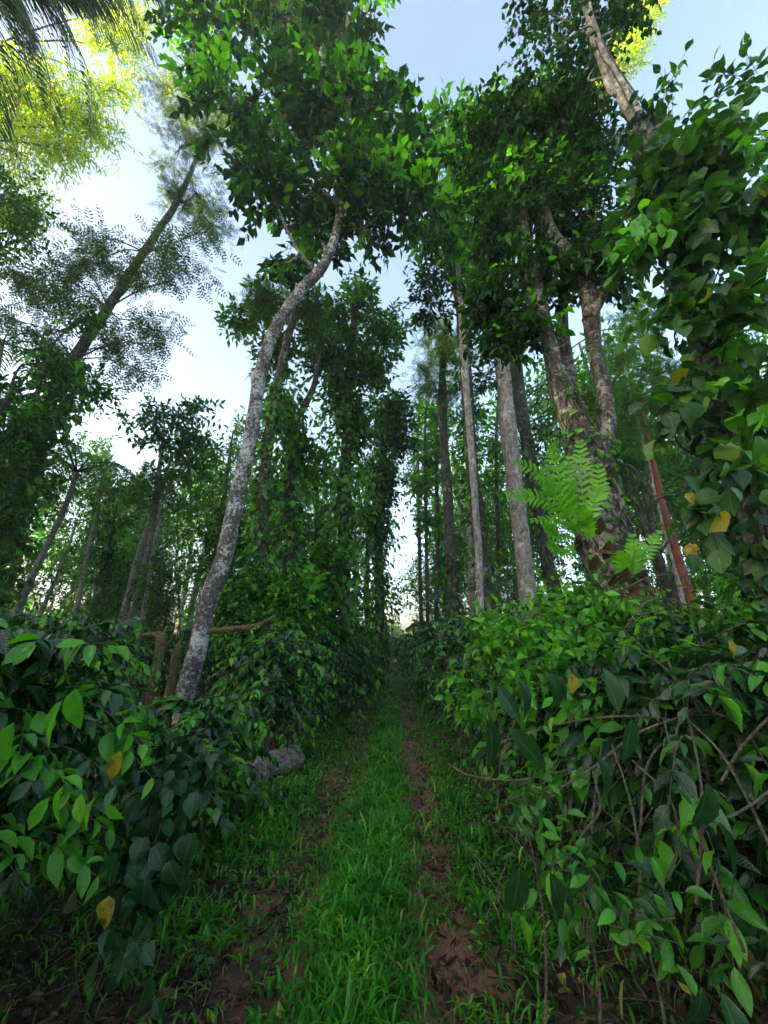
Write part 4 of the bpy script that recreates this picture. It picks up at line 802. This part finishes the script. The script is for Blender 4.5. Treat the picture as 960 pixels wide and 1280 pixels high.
# ---- right edge: tree smothered in big heart shaped pepper leaves
H_path = [(985, 800, 2.8, 46), (960, 690, 2.8, 44), (925, 590, 2.8, 42), (895, 500, 2.8, 38), (875, 400, 2.8, 34), (850, 280, 2.8, 25), (822, 200, 2.8, 22), (792, 140, 2.8, 19), (765, 95, 2.8, 17), (745, 50, 2.8, 14), (725, -20, 2.8, 10)]
Ht, Hp, Hr = tree('shade_tree', H_path, M['grey_bark'],
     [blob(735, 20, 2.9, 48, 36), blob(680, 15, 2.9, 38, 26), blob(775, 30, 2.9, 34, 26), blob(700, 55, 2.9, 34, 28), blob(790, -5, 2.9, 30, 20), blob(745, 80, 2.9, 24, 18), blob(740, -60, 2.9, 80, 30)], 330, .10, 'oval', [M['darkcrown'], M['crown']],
     'tree with a scaly pale bough rising out of the vines at the upper right', hero=300, sides=14, lump=.05, fine=.02, twigL=.35, K=7, clus=9, limb=.02, foot=(3.05, 2.75), seed=26, kmix=.2, droop=.5, extra=[[(776, 118, 2.8, 10), (764, 112, 2.78, 9), (756, 98, 2.76, 6)]])
reseed(31)
Hv = empty('pepper_vine', (2.95, 2.55, float(gz(2.95, 2.55))), label='big pepper vine with large heart shaped leaves hanging on the right edge', cat='vine')
bl = [blob(880, 190, 2.5, 55, 50), blob(930, 160, 2.4, 45, 45), blob(820, 230, 2.6, 45, 50), blob(800, 300, 2.6, 38, 45), blob(860, 300, 2.5, 50, 50), blob(925, 270, 2.4, 50, 60), blob(850, 390, 2.5, 48, 45), blob(920, 400, 2.4, 50, 55), blob(860, 470, 2.5, 40, 36),
      blob(930, 500, 2.4, 34, 45), blob(935, 590, 2.4, 30, 40), blob(840, 520, 2.5, 26, 20), blob(905, 570, 2.4, 22, 24), blob(885, 620, 2.4, 16, 20), blob(812, 200, 2.6, 18, 18)]
lv, (A, B), CC = crown(bl, 270, .15, .42, 6, 6, .0, .9, .34, .10, wild=.8)
mktube('stem', vine_stems(Hp, Hr, 7, .009, .012, .9)+limbs(Hp[2:8], CC, .012, 4), M['twig'], Hv, kind='stuff'); mk('twigs', *sticks(A, B, .003, .002), M['twig'], Hv, kind='stuff')
put_leaves(Hv, lv, 'heart', [M['vine'], M['young']], hero=300)
lv = sleeve(Hp[1:9], Hr[1:9], 900, .12, 0, 1, .16, .1); put_leaves(Hv, lv, 'heart', [M['deep'], M['vine']], bulk='inner_leaves')  # inner leaves coloured darker, painting the shade inside the vine
fixed_leaves(Hv, [(x, y, Y, L, (dx, -.1, -1), (dx*.7, -1, -.1)) for x, y, Y, L, dx in [(855, 605, 2.2, .12, .3), (940, 555, 2.0, .14, .15), (905, 580, 2.1, .12, -.6), (945, 440, 1.9, .13, .3), (850, 520, 2.2, .15, .2), (890, 640, 2.2, .12, 0), (868, 690, 2.2, .12, -.2), (925, 610, 2.0, .11, .1), (830, 330, 2.3, .12, .1), (798, 360, 2.5, .11, -.2), (770, 365, 2.5, .11, 0)]], 'heart', M['vine'])
fixed_leaves(Hv, [(852, 612, 2.15, .10, (.9, -.1, -.5), (0, -1, .2)), (868, 688, 2.2, .11, (-.2, 0, -1), (0, -1, .1)), (945, 225, 2.0, .12, (.9, 0, -.2), (0, -1, -.2))], 'heart', M['yellow'], 'yellowing heart shaped leaf')
# loose sprigs against the sky above it
lv, (A, B), CC = crown([blob(835, 110, 2.6, 22, 14), blob(925, 95, 2.3, 30, 16), blob(880, 120, 2.5, 18, 16)], 22, .12, .4, 5, 4, .5, .2, .4, .1)
put_leaves(Hv, lv, 'oval', [M['vine'], M['young']], bulk='upper_leaves'); mk('twigs', *sticks(A, B, .003, .002), M['twig'], Hv, kind='stuff')

# ---- fern on the gnarled trunk: every frond a part
def fern_frond(parent, pts, L0, mat, seed, pairs=14, w=.015, name='frond'):
    rg = np.random.default_rng(seed); c, r = spline(pts, [1]*len(pts), 30); tn = norm(np.gradient(c, axis=0)); V, F = tube(pts, [.004]*(len(pts)-1)+[.0015], 5, 20); VV, FF = [V], [tri(F)]; n = len(V); view = norm(np.array([0, 0, CAMZ])-c[15])
    for i in range(pairs):
        u = i/(pairs-1); s = (.14+.84*u)*28.9; j = int(s); p = c[j]; t = tn[j]; L = L0*math.sin(math.pi*(.22+.68*u))**.8*rg.uniform(.9, 1.1)
        sd = norm(np.cross(t, view+np.array([0, 0, .5])))
        for q in (-1, 1):
            d = norm(sd*q+t*.55+.08*rg.standard_normal(3)); wv = norm(t-d*(t@d))*w; up = np.cross(d, wv/w)*.006
            e = p+d*L-np.array([0, 0, .12])*L
            VV.append(np.array([p-wv*1.1, p+wv*1.1, p+d*L*.35-wv*.9+up, p+d*L*.35+wv*.9+up, p+d*L*.72-wv*.75, p+d*L*.72+wv*.75, e])); FF.append(np.array([[0, 1, 3], [0, 3, 2], [2, 3, 5], [2, 5, 4], [4, 5, 6]])+n); n += 7
    return mk(name, np.concatenate(VV), np.concatenate(FF), mat, parent)
def husks(parent, lst):
    for k, (px, py, Y, L, dx, dz) in enumerate(lst):
        R = frames(np.array([[dx, -.25, dz]]), np.array([[dx*.6, -1, .2]]))[0]; v, f, uv = T_leaf([.2, .27, .28, .22, .12], .8, -.45, .05, 0, k, .1*(-1)**k, .6); L *= .62
        mk('dry_frond', v@R.T*L+P(px, py, Y), f, M['husk'], parent, uv=uv, smooth=True)
fern = empty('basket_fern', P(735, 690, 3.45), label='bright green fern with long lobed fronds growing on the gnarled forked trunk', cat='fern')
for k, e in enumerate([[(735, 660), (728, 620), (727, 580), (724, 550)], [(725, 660), (705, 620), (695, 580), (688, 556)], [(722, 655), (700, 612), (672, 590), (642, 576)], [(720, 660), (690, 630), (660, 620), (632, 619)], [(728, 670), (712, 655), (690, 650), (662, 651)],
                       [(738, 680), (736, 660), (732, 648), (728, 632)], [(722, 668), (700, 672), (690, 664), (680, 655)], [(732, 660), (742, 630), (748, 610), (748, 580)], [(728, 650), (712, 625), (708, 600), (712, 570)], [(726, 668), (706, 640), (690, 612), (676, 602)], [(724, 680), (706, 690), (694, 686), (686, 676)]]):
    pts = [P(a, b, 3.42-.05*i-(.04 if k % 2 else 0)) for i, (a, b) in enumerate(e)]; fern_frond(fern, pts, .12 if k not in (4, 5, 6, 10) else .085, M['fern'], k)
husks(fern, [(735, 640, 3.5, .28, -.2, .6), (742, 670, 3.5, .30, .2, .7), (725, 690, 3.48, .25, -.5, .5), (755, 700, 3.5, .3, .1, .8), (740, 715, 3.48, .28, -.1, .6), (762, 735, 3.5, .30, .3, .5), (715, 660, 3.45, .22, -.7, .1), (730, 735, 3.5, .24, -.3, -.6), (752, 745, 3.48, .26, .1, -.8), (745, 690, 3.45, .25, .5, -.4)])
fern2 = empty('basket_fern', P(792, 730, 3.45), label='smaller bright green fern low on the right side of the gnarled trunk', cat='fern')
for k, e in enumerate([[(790, 725), (791, 705), (792, 690), (790, 668)], [(792, 722), (800, 700), (812, 682), (825, 664)], [(788, 730), (780, 715), (776, 700), (775, 690)]]):
    fern_frond(fern2, [P(a, b, 3.42-.03*i) for i, (a, b) in enumerate(e)], .10, M['fern'], 30+k, 11)
husks(fern2, [(785, 745, 3.45, .28, .5, .3), (775, 730, 3.45, .26, .2, .8), (790, 770, 3.45, .24, .3, -.7), (770, 755, 3.47, .28, -.4, .4), (778, 775, 3.45, .2, 0, .9)])

# ---- dark gnarled dead sapling and reddish trunk right
tree('dead_tree', [(842, 745, 4.6, 11), (822, 700, 4.6, 10), (812, 640, 4.6, 8), (800, 600, 4.6, 6), (790, 585, 4.6, 5), (775, 580, 4.6, 3)], M['dark_bark'], [], 0, .1, 'simple', None, 'dark twisted dead sapling right of the fern covered trunk', sides=7, lump=.12, fine=.06, seed=27,
     extra=[[(812, 640, 4.6, 6), (826, 622, 4.6, 5), (850, 616, 4.6, 4), (862, 590, 4.6, 2)], [(808, 625, 4.6, 6), (812, 600, 4.6, 5), (808, 570, 4.6, 3), (815, 540, 4.6, 2)], [(802, 605, 4.6, 5), (782, 622, 4.6, 4), (774, 650, 4.6, 3)], [(822, 700, 4.6, 5), (800, 690, 4.6, 4), (795, 640, 4.6, 3), (785, 610, 4.6, 2)], [(826, 690, 4.6, 5), (845, 660, 4.6, 3), (838, 640, 4.6, 2)]])
tree('slim_tree', [(872, 780, 7.6, 12), (858, 730, 7.6, 11), (838, 665, 7.6, 10), (826, 620, 7.6, 8), (812, 560, 7.6, 6), (800, 500, 7.6, 4)], M['red_bark'], [blob(800, 510, 7.6, 30, 24), blob(820, 470, 7.6, 36, 26), blob(780, 540, 7.6, 26, 20)], 200, .2, 'featherlow', [M['far'], M['crown']],
     'slim tree with reddish brown bark right of the dead sapling', sides=8, seed=28, limb=.02)
tree('slim_tree', [(855, 760, 10, 7), (840, 690, 10, 7), (815, 600, 10, 6), (790, 500, 10, 5), (775, 430, 10, 4)], M['grey_bark'], [blob(780, 440, 10, 30, 24), blob(800, 400, 10, 30, 24), blob(765, 500, 10, 24, 24)], 200, .24, 'featherlow', [M['far'], M['crown']],
     'thin pale leaning tree behind the reddish trunk', sides=7, seed=29, limb=.02)

# ---- creeper over the right bush and the low vine at the left
reseed(32); cr_root = empty('creeper', (1.75, 2.9, float(gz(1.75, 2.9))), label='light green small leaved creeper draped over the top of the right coffee bush', cat='creeper')
bl = [blob(740, 760, 2.9, 55, 22), blob(690, 790, 2.8, 55, 22), blob(640, 790, 3.0, 40, 22), blob(770, 800, 2.7, 60, 24), blob(730, 735, 2.95, 26, 12), blob(840, 790, 2.9, 50, 24), blob(690, 830, 2.5, 30, 20), blob(910, 780, 2.8, 50, 30), blob(640, 850, 2.6, 26, 26), blob(610, 800, 3.2, 24, 26), blob(590, 870, 3.0, 20, 30), blob(860, 840, 2.5, 50, 26), blob(940, 740, 3.2, 40, 30), blob(700, 760, 3.1, 40, 18)]
lv, (A, B), CC = crown(bl, 560, .075, .35, 8, 9, .35, .5, .36, .55)
mktube('stem', [tube([np.array([1.75, 2.9, 0]), np.array([1.7, 2.9, .7]), CC[0][0]], [.01, .008, .006], 5)]+limbs([CC[0][0], CC[3][0]], CC, .007, 4), M['stem'], cr_root, kind='stuff'); mk('twigs', *sticks(A, B, .0025, .0015), M['stem'], cr_root, kind='stuff')
put_leaves(cr_root, lv, 'oval', [M['weed'], M['young']], hero=300, minpx=8)
reseed(33)
for (sx, sy, Y, lab) in ((655, 1010, 1.9, 'fresh green shoots low on the left face of the right coffee bush'), (800, 1150, 1.7, 'bright young sprig near the dry stems at the lower right'), (720, 1090, 1.8, 'small yellow green sprig below the arching stems')):
    lv, (A, B), CC = crown([blob(sx, sy, Y, 30, 40), blob(sx+10, sy-30, Y, 20, 20)], 9, .07, .3, 6, 4, .2, .5, .3, .6)
    rt = empty('sapling', (CC[0][0][0], CC[0][0][1]+.1, float(gz(CC[0][0][0], CC[0][0][1]))), label=lab, cat='sapling'); g = rootpos(rt)
    mktube('stem', [tube([g-[0, 0, .03], (g+CC[0][0])/2+[.05, 0, 0], CC[0][0]], [.006, .005, .003], 5)]+limbs([CC[0][0]], CC, .004, 4), M['stem'], rt, kind='stuff'); mk('twigs', *sticks(A, B, .002, .0015), M['stem'], rt, kind='stuff')
    put_leaves(rt, lv, 'coffee', [M['young'], M['weed']], hero=80)
V5 = empty('pepper_vine', (-1.35, 2.35, float(gz(-1.35, 2.35))), label='low vine with dark rounded leaves trailing down in front of the left bushes', cat='vine')
lv, (A, B), CC = crown([blob(225, 960, 2.3, 40, 30), blob(195, 1010, 2.25, 36, 34), blob(235, 1020, 2.25, 30, 34), blob(165, 1070, 2.1, 34, 30), blob(185, 1120, 2.1, 26, 30), blob(150, 1110, 2.05, 24, 30), blob(155, 1165, 2.0, 20, 22)], 60, .085, .25, 5, 7, -.2, 1.0, .4, .02)
g = rootpos(V5); mktube('stem', [tube([g-[0, 0, .02], g+[-.05, 0, .25], CC[0][0]], [.006, .005, .004], 5)]+limbs([CC[0][0]], CC, .005, 4), M['twig'], V5, kind='stuff')
put_leaves(V5, lv, 'heart', [M['deep'], M['vine']], hero=300, bulk='small_leaves')
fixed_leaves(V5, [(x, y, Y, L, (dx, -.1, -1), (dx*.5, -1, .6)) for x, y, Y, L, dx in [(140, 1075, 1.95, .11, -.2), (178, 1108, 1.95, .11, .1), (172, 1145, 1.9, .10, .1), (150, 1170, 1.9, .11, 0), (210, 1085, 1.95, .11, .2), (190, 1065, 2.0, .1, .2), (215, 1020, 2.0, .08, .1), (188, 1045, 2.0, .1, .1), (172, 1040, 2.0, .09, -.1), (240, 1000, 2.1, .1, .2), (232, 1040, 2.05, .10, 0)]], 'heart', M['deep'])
fixed_leaves(V5, [(142, 1112, 1.9, .10, (-.2, -.1, -1), (0, -1, .5))], 'heart', M['yellow'], 'yellow green blotched leaf')
fixed_leaves(bushes[0], [(152, 927, 1.6, .10, (-.1, 0, -1), (.6, -1, .4))], 'coffee', M['yellow'], 'yellowing narrow leaf')

# ---- log, mossy stump and post
def prism_log():
    a, b = P(308, 985, 4.95), P(368, 948, 5.75); a[2] = float(gz(a[0], a[1]))+.09; b[2] = float(gz(b[0], b[1]))+.10
    root = empty('log', (a+b)/2-[0, 0, .13], label='short cut grey log lying beside the path under the left bushes', cat='log')
    V, F = tube([a, (a+b)/2, b], [.15, .16, .15], 22, 24, .07, 4, fine=.03); mk('bark', V, tri(F), M['log'], root, smooth=True)
    d = norm(a-b); V, F = tube([a, a+d*.004], [.12, .12], 18, 2); mk('cut_end', V, tri(F), M['dark_bark'], root)
prism_log()
Sp = [(190, 865, 5.6, 13), (197, 830, 5.6, 13), (203, 795, 5.6, 16)]
pts, rad = trunkpath(Sp); pts, rad = grounded(pts, rad); rt = empty('stump', (pts[0][0], pts[0][1], float(gz(*pts[0][:2]))), label='slender mossy dead stump left of the leaning mottled trunk', cat='stump')
mktube('trunk', [tube(pts, rad, 10, 26, .08, 3, fine=.03)], M['moss_bark'], rt); mktube('bough', [tube([P(205, 798, 5.6), P(192, 793, 5.6), P(178, 795, 5.6)], [.06, .04, .03], 7, 10, .1, 5)], M['moss_bark'], rt)
Sp = [(212, 870, 5.9, 13), (220, 820, 5.9, 12), (224, 806, 5.9, 10)]
pts, rad = trunkpath(Sp); pts, rad = grounded(pts, rad); rt = empty('stump', (pts[0][0], pts[0][1], float(gz(*pts[0][:2]))), label='reddish mossy post pressed against the leaning mottled trunk', cat='stump')
mktube('trunk', [tube(pts, rad, 10, 22, .06, 9, fine=.03)], M['moss_bark'], rt); mktube('broken_tip', [tube([pts[-1]-[0, 0, .02], pts[-1]+[.01, 0, .09]], [.035, .012], 6, 5)], M['moss_bark'], rt)
pts = [P(262, 789, 6.0), P(285, 787, 6.0), P(320, 782, 6.0), P(345, 770, 6.1)]
mktube('cut_bough', [tube(pts, [.05, .045, .035, .02], 8, 18, .08, 4)], M['moss_bark'], Dt)

# ------------------------------------------------------------------ background forest from a few kinds, copied
def bg_tree(kind, H, label, seed, x=0, y=0):
    reseed(seed); root = empty('forest_tree', (x, y, float(gz(x, y))), label=label, cat='tree'); b = np.array([x, y, float(gz(x, y))])
    bend = rng.normal(0, .35, 2); pts = [b-[0, 0, .1], b+[bend[0]*.3, bend[1]*.3, H*.35], b+[bend[0], bend[1], H*.7], b+[bend[0]*1.3, bend[1]*1.3, H*.97]]
    w = .011*H+.02; mat = {'oak': M['dark_bark'], 'vine': M['dark_bark'], 'pale': M['pole_bark'], 'broad': M['grey_bark']}[kind]
    rad = [w*1.1, w, w*.7, w*.25]; mktube('trunk', [tube(pts, rad, 8, 20, .04, seed, flare=.2)], mat, root)
    R = H*.16; bl = []
    if kind == 'oak': spec = [(rng.normal(0, R*.5), rng.normal(0, R*.5), H*t, R*.9*(1.15-t*.6)) for t in np.linspace(.42, 1, 9)]
    elif kind == 'vine': spec = [(rng.normal(0, R*.35), rng.normal(0, R*.35), H*t, R*.7) for t in np.linspace(.3, 1, 9)]
    elif kind == 'pale': spec = [(rng.normal(0, R*.7), rng.normal(0, R*.7), H*t, R*.85) for t in np.linspace(.6, 1, 7)]
    else: spec = [(rng.normal(0, R*1.0), rng.normal(0, R*1.0), H*t, R*1.1) for t in np.linspace(.4, .95, 10)]
    for dx, dy, z, r in spec: bl.append((b+np.array([dx+bend[0]*z/H, dy+bend[1]*z/H, z]), np.array([r, r, r*.85])))
    tm, sz = {'oak': ('simple', .26), 'vine': ('wide', .22), 'pale': ('simple', .30), 'broad': ('simple', .24)}[kind]
    mats = {'oak': [M['far'], M['feather']], 'vine': [M['crown'], M['far']], 'pale': [M['far'], M['crownlit']], 'broad': [M['crown'], M['far']]}[kind]
    lv, (A, B), CC = crown(bl, 560 if kind != 'pale' else 420, sz*H/11, .65*H/11, 7, 8, .1, .5, .36, .25)
    mktube('branches', limbs(pts[1:], CC, .03, 4), mat, root, kind='stuff')
    if kind == 'vine': lv2 = sleeve(pts[:3], rad[:3], 900, .2, 0, 1, .35, .2); T = lv2.get(); lv.add(*T)
    put_leaves(root, lv, tm, mats, bulk='crown'); return root
kinds = ['oak', 'vine', 'pale', 'broad']
protos = {}
for k, kd in enumerate(kinds):
    for q in range(2): protos[(kd, q)] = bg_tree(kd, 11.0, '', 200+k*10+q)
used = set(); BG = []
KLAB = {'oak': 'slender feathery topped tree', 'vine': 'climber wrapped tree', 'pale': 'pale stemmed tree', 'broad': 'round leafy tree'}
def place_bg(kd, q, x, y, H, where, rot):
    o = protos[(kd, q)]
    if (kd, q) not in used: used.add((kd, q)); c = o; c.location = (x, y, float(gz(x, y))-.03); c.rotation_euler = (0, 0, rot); c.scale = (H/11,)*3
    else: c = copy_tree(o, (x, y, float(gz(x, y))-.03), rot, H/11)
    c['label'] = f'{KLAB[kd]} {where}'; c['group'] = f'{KLAB[kd]} kind {where}'; BG.append((c, KLAB[kd], where, proj(np.array([x, y, 1.0]))[0] if y > 2 else math.degrees(math.atan2(x, y))*10))
def by_pixel(kd, q, px, top, Y, where):
    p = P(px, top, Y); place_bg(kd, q, p[0], Y, max(3.0, p[2]), where, rg.uniform(0, 6.28))
rg = np.random.default_rng(17)
spec = []
for i in range(20):                                            # left woods
    Y = rg.uniform(11, 40); px = rg.uniform(-60, 330); top = rg.uniform(560, 660)-(25 if px > 250 or px < 60 else 0); spec.append((px, top, Y, 'in the woods left of the mottled trunk'))
for i in range(4):                                            # centre
    Y = rg.uniform(16, 44); px = rg.uniform(320, 470); top = rg.uniform(560, 700); spec.append((px, top, Y, 'in the woods behind the central column tree'))
for i in range(9):
    Y = rg.uniform(18, 46); px = rg.uniform(525, 640); top = rg.uniform(560, 720); spec.append((px, top, Y, 'in the woods right of the bright gap'))
for i in range(17):
    Y = rg.uniform(14, 38); px = rg.uniform(640, 1010); top = rg.uniform(450, 680); spec.append((px, top, Y, 'in the woods right of the pale trunk'))
for i, (px, top, Y, where) in enumerate(spec):
    kd = kinds[int(rg.integers(0, 4))]; p = P(px, top, Y)
    if abs(p[0]-pcx(Y)) < 1.0+.15*p[2]: continue
    by_pixel(kd, int(rg.integers(0, 2)), px, top, Y, where)
for px, top, Y, kd, lab in [(548, 610, 24, 'oak', 'first right of the bright gap over the path'), (578, 560, 19, 'broad', 'between the slender dark trunk and its curved neighbour'), (608, 600, 22, 'pale', 'seen just left of the pale straight trunk'), (560, 680, 16, 'vine', 'low behind the slender dark trunk'), (636, 640, 17, 'broad', 'low behind the pale straight trunk'), (540, 700, 27, 'broad', 'lowest and farthest beside the path end'), (760, 400, 11, 'oak', 'right behind the fork of the gnarled tree'), (700, 470, 12.5, 'pale', 'seen between the brown and gnarled trunks'), (880, 430, 10.5, 'oak', 'behind the big pepper vine'), (950, 470, 12, 'broad', 'behind the right edge vine')]:
    by_pixel(kd, 1, px, top, Y, lab)
# understorey saplings that fill the view under the crowns
rg = np.random.default_rng(23)
for i in range(44):
    Y = rg.uniform(9, 34); px = rg.choice([rg.uniform(-40, 300), rg.uniform(-40, 300), rg.uniform(300, 470), rg.uniform(525, 700), rg.uniform(700, 1000), rg.uniform(700, 1000)]); top = rg.uniform(660, 745) if px < 300 else rg.uniform(705, 765)
    p = P(px, top, Y)
    if abs(p[0]-pcx(Y)) < 1.9: continue
    kd = ['vine', 'broad'][i % 2]; place_bg(kd, i % 2, p[0], Y, max(2.6, p[2]), 'low in the understorey '+('left' if p[0] < 0 else 'right')+' of the path', rg.uniform(0, 6.28))
# unseen trees added left, right and behind the viewer to screen the low light
for i in range(14):
    a = rg.uniform(math.radians(-150), math.radians(-72)) if i % 2 else rg.uniform(math.radians(72), math.radians(150)); r_ = rg.uniform(9, 24)
    place_bg(kinds[i % 4], i % 2, r_*math.sin(a), r_*math.cos(a), rg.uniform(7, 10), 'added outside the picture as a light screen', rg.uniform(0, 6.28))
for i in range(12):
    a = rg.uniform(math.radians(-128), math.radians(-88)); r_ = rg.uniform(16, 34)
    place_bg(kinds[i % 2*2+1 if i % 3 else 0], i % 2, r_*math.sin(a), r_*math.cos(a), rg.uniform(8, 11), 'added outside the picture as a light screen', rg.uniform(0, 6.28))
for i in range(22):                                            # unseen tall trees added left to keep low sun off all but highest crowns
    place_bg(['vine', 'broad'][i % 2], i % 2, -29-4*(i % 2)-rg.uniform(0, 3), -14+i*1.3, rg.uniform(20.5, 23), 'of the tall sun screen added out of view', rg.uniform(0, 6.28))
# distinct thin trees on the left
def at_left(px_pts, bark, blobs, lab, seed, tm='featherlow', n=200, leaf=.26, mats=None, **k): return tree('slim_tree', px_pts, bark, blobs, n, leaf, tm, mats or [M['far'], M['feather']], lab, sides=7, seed=seed, limb=.025, **k)
at_left([(148, 790, 10.5, 9), (172, 700, 10.5, 9), (190, 640, 10.5, 8), (200, 580, 10.5, 6), (205, 540, 10.5, 4)], M['pole_bark'], [blob(190, 520, 10.5, 34, 16), blob(235, 515, 10.5, 30, 18), blob(210, 550, 10.5, 34, 20), blob(235, 580, 10.5, 30, 22), blob(200, 600, 10.5, 26, 18), blob(250, 550, 10.5, 24, 16)], 'pale double stemmed tree with an open leafy crown in the left background', 80, n=280, tm='simple', leaf=.22, mats=[M['crown'], M['far']],
        extra=[[(160, 780, 10.5, 7), (182, 700, 10.5, 7), (196, 630, 10.5, 6), (215, 570, 10.5, 4)]])
at_left([(96, 760, 11, 7), (108, 700, 11, 6), (122, 640, 11, 5)], M['pole_bark'], [blob(130, 610, 11, 44, 26), blob(105, 590, 11, 34, 20)], 'thin pale leaning pole left of the double stemmed tree', 81, n=110)
at_left([(176, 790, 10, 7), (190, 700, 10, 6), (202, 640, 10, 5)], M['pole_bark'], [blob(215, 610, 10, 40, 26)], 'short pale pole right of the double stemmed tree', 82, n=80)
def areca(pxs, Y, lab, seed):
    reseed(seed); pts, rad = trunkpath([(a, b, Y, w) for a, b, w in pxs]); pts, rad = grounded(pts, rad); rt = empty('areca_palm', (pts[0][0], pts[0][1], float(gz(*pts[0][:2]))), label=lab, cat='palm')
    mktube('trunk', [tube(pts, rad, 8, 30, .02, seed)], M['pole_bark'], rt); t = pts[-1]; L = 2.1
    for k in range(11):
        a = k*2.4; d = np.array([math.cos(a), math.sin(a), 0]); e = rng.uniform(.2, .9)
        frond([t, t+d*L*.3+[0, 0, L*.3*e], t+d*L*.6+[0, 0, L*.15*e-.15], t+d*L*.8+[0, 0, -L*.45]], [.02, .016, .01, .004], 26, .5, .025, M['twig'], M['far'], rt, seed=k, hang=.9)
areca([(32, 740, 9), (55, 690, 8), (82, 632, 7), (96, 590, 6)], 8.5, 'areca palm with a pale leaning stem and drooping fronds at the left', 83)
areca([(-40, 700, 9), (-20, 560, 8), (2, 430, 6)], 9, 'palm crown peeking in at the left edge beneath the feathery sprays', 84)

gr = {}
for c, kl, where, px in BG: gr.setdefault((kl, where), []).append((px, c))
for (kl, where), l in gr.items():
    l.sort(key=lambda t: t[0])
    if len(l) > 1:
        for k, (px, c) in enumerate(l): c['label'] = f'{ORD[min(k, 19)]} {kl} from the left {where}'
# far belt of woodland closing the view
reseed(90)
def belt():
    lv = Leaves(); n = 30000; a = rng.uniform(math.radians(-115), math.radians(115), n); r_ = rng.uniform(46, 62, n); x = r_*np.sin(a); y = r_*np.cos(a)
    top = 4.6+1.4*np.sin(a*17)+1.4*np.sin(a*41+1)+1.0*np.sin(a*90); gap = np.exp(-((x-pcx(y)-.3)/3.0)**2); top = top*(1-.5*gap)
    z = top*rng.random(n)**.8; lv.add(np.stack([x, y, z], -1), frames(rnd(n), rnd(n)), rng.uniform(.6, 1.3, n), (rng.random(n) < .3).astype(int))
    T, R, S, K = lv.get(); V, F, U, MI = merged(TP['wide'], T, R, S, K); mk('distant_woodland', V, F, [M['far'], M['crown']], uv=U, mi=MI, loc=(0, 50, 0), label='distant belt of green woodland closing the view behind the plantation', cat='woodland', kind='stuff')
    m = 160; a = rng.uniform(-1.9, 1.9, m); r_ = rng.uniform(44, 60, m); A = np.stack([r_*np.sin(a), r_*np.cos(a), 0*a-.2], -1); B = A+np.stack([rng.normal(0, .5, m), 0*a, rng.uniform(7, 11, m)], -1)
    V, F = sticks(A, B, .13, .06); mk('distant_trunks', V, F, M['grey_bark'], loc=(0, 50, 0), label='distant trunks of the far woodland belt', cat='woodland', kind='stuff')
belt()

# ------------------------------------------------------------------ thin haze between the trees
def haze():
    x0, x1, y0, y1, z0, z1 = -75, 75, -45, 75, -1.0, 32
    V = np.array([[x, y, z] for z in (z0, z1) for y in (y0, y1) for x in (x0, x1)], float)
    F = [[0, 2, 3, 1], [4, 5, 7, 6], [0, 1, 5, 4], [2, 6, 7, 3], [0, 4, 6, 2], [1, 3, 7, 5]]
    m, t = nt('haze_air'); v = N(t, 'ShaderNodeVolumePrincipled'); v.inputs['Color'].default_value = (.92, .96, 1, 1); v.inputs['Density'].default_value = HAZE; v.inputs['Anisotropy'].default_value = .2
    o = N(t, 'ShaderNodeOutputMaterial'); t.links.new(v.outputs[0], o.inputs['Volume'])
    mk('haze', V, F, m, kind='stuff', label='pale morning haze hanging between the far trees', cat='haze')
haze()
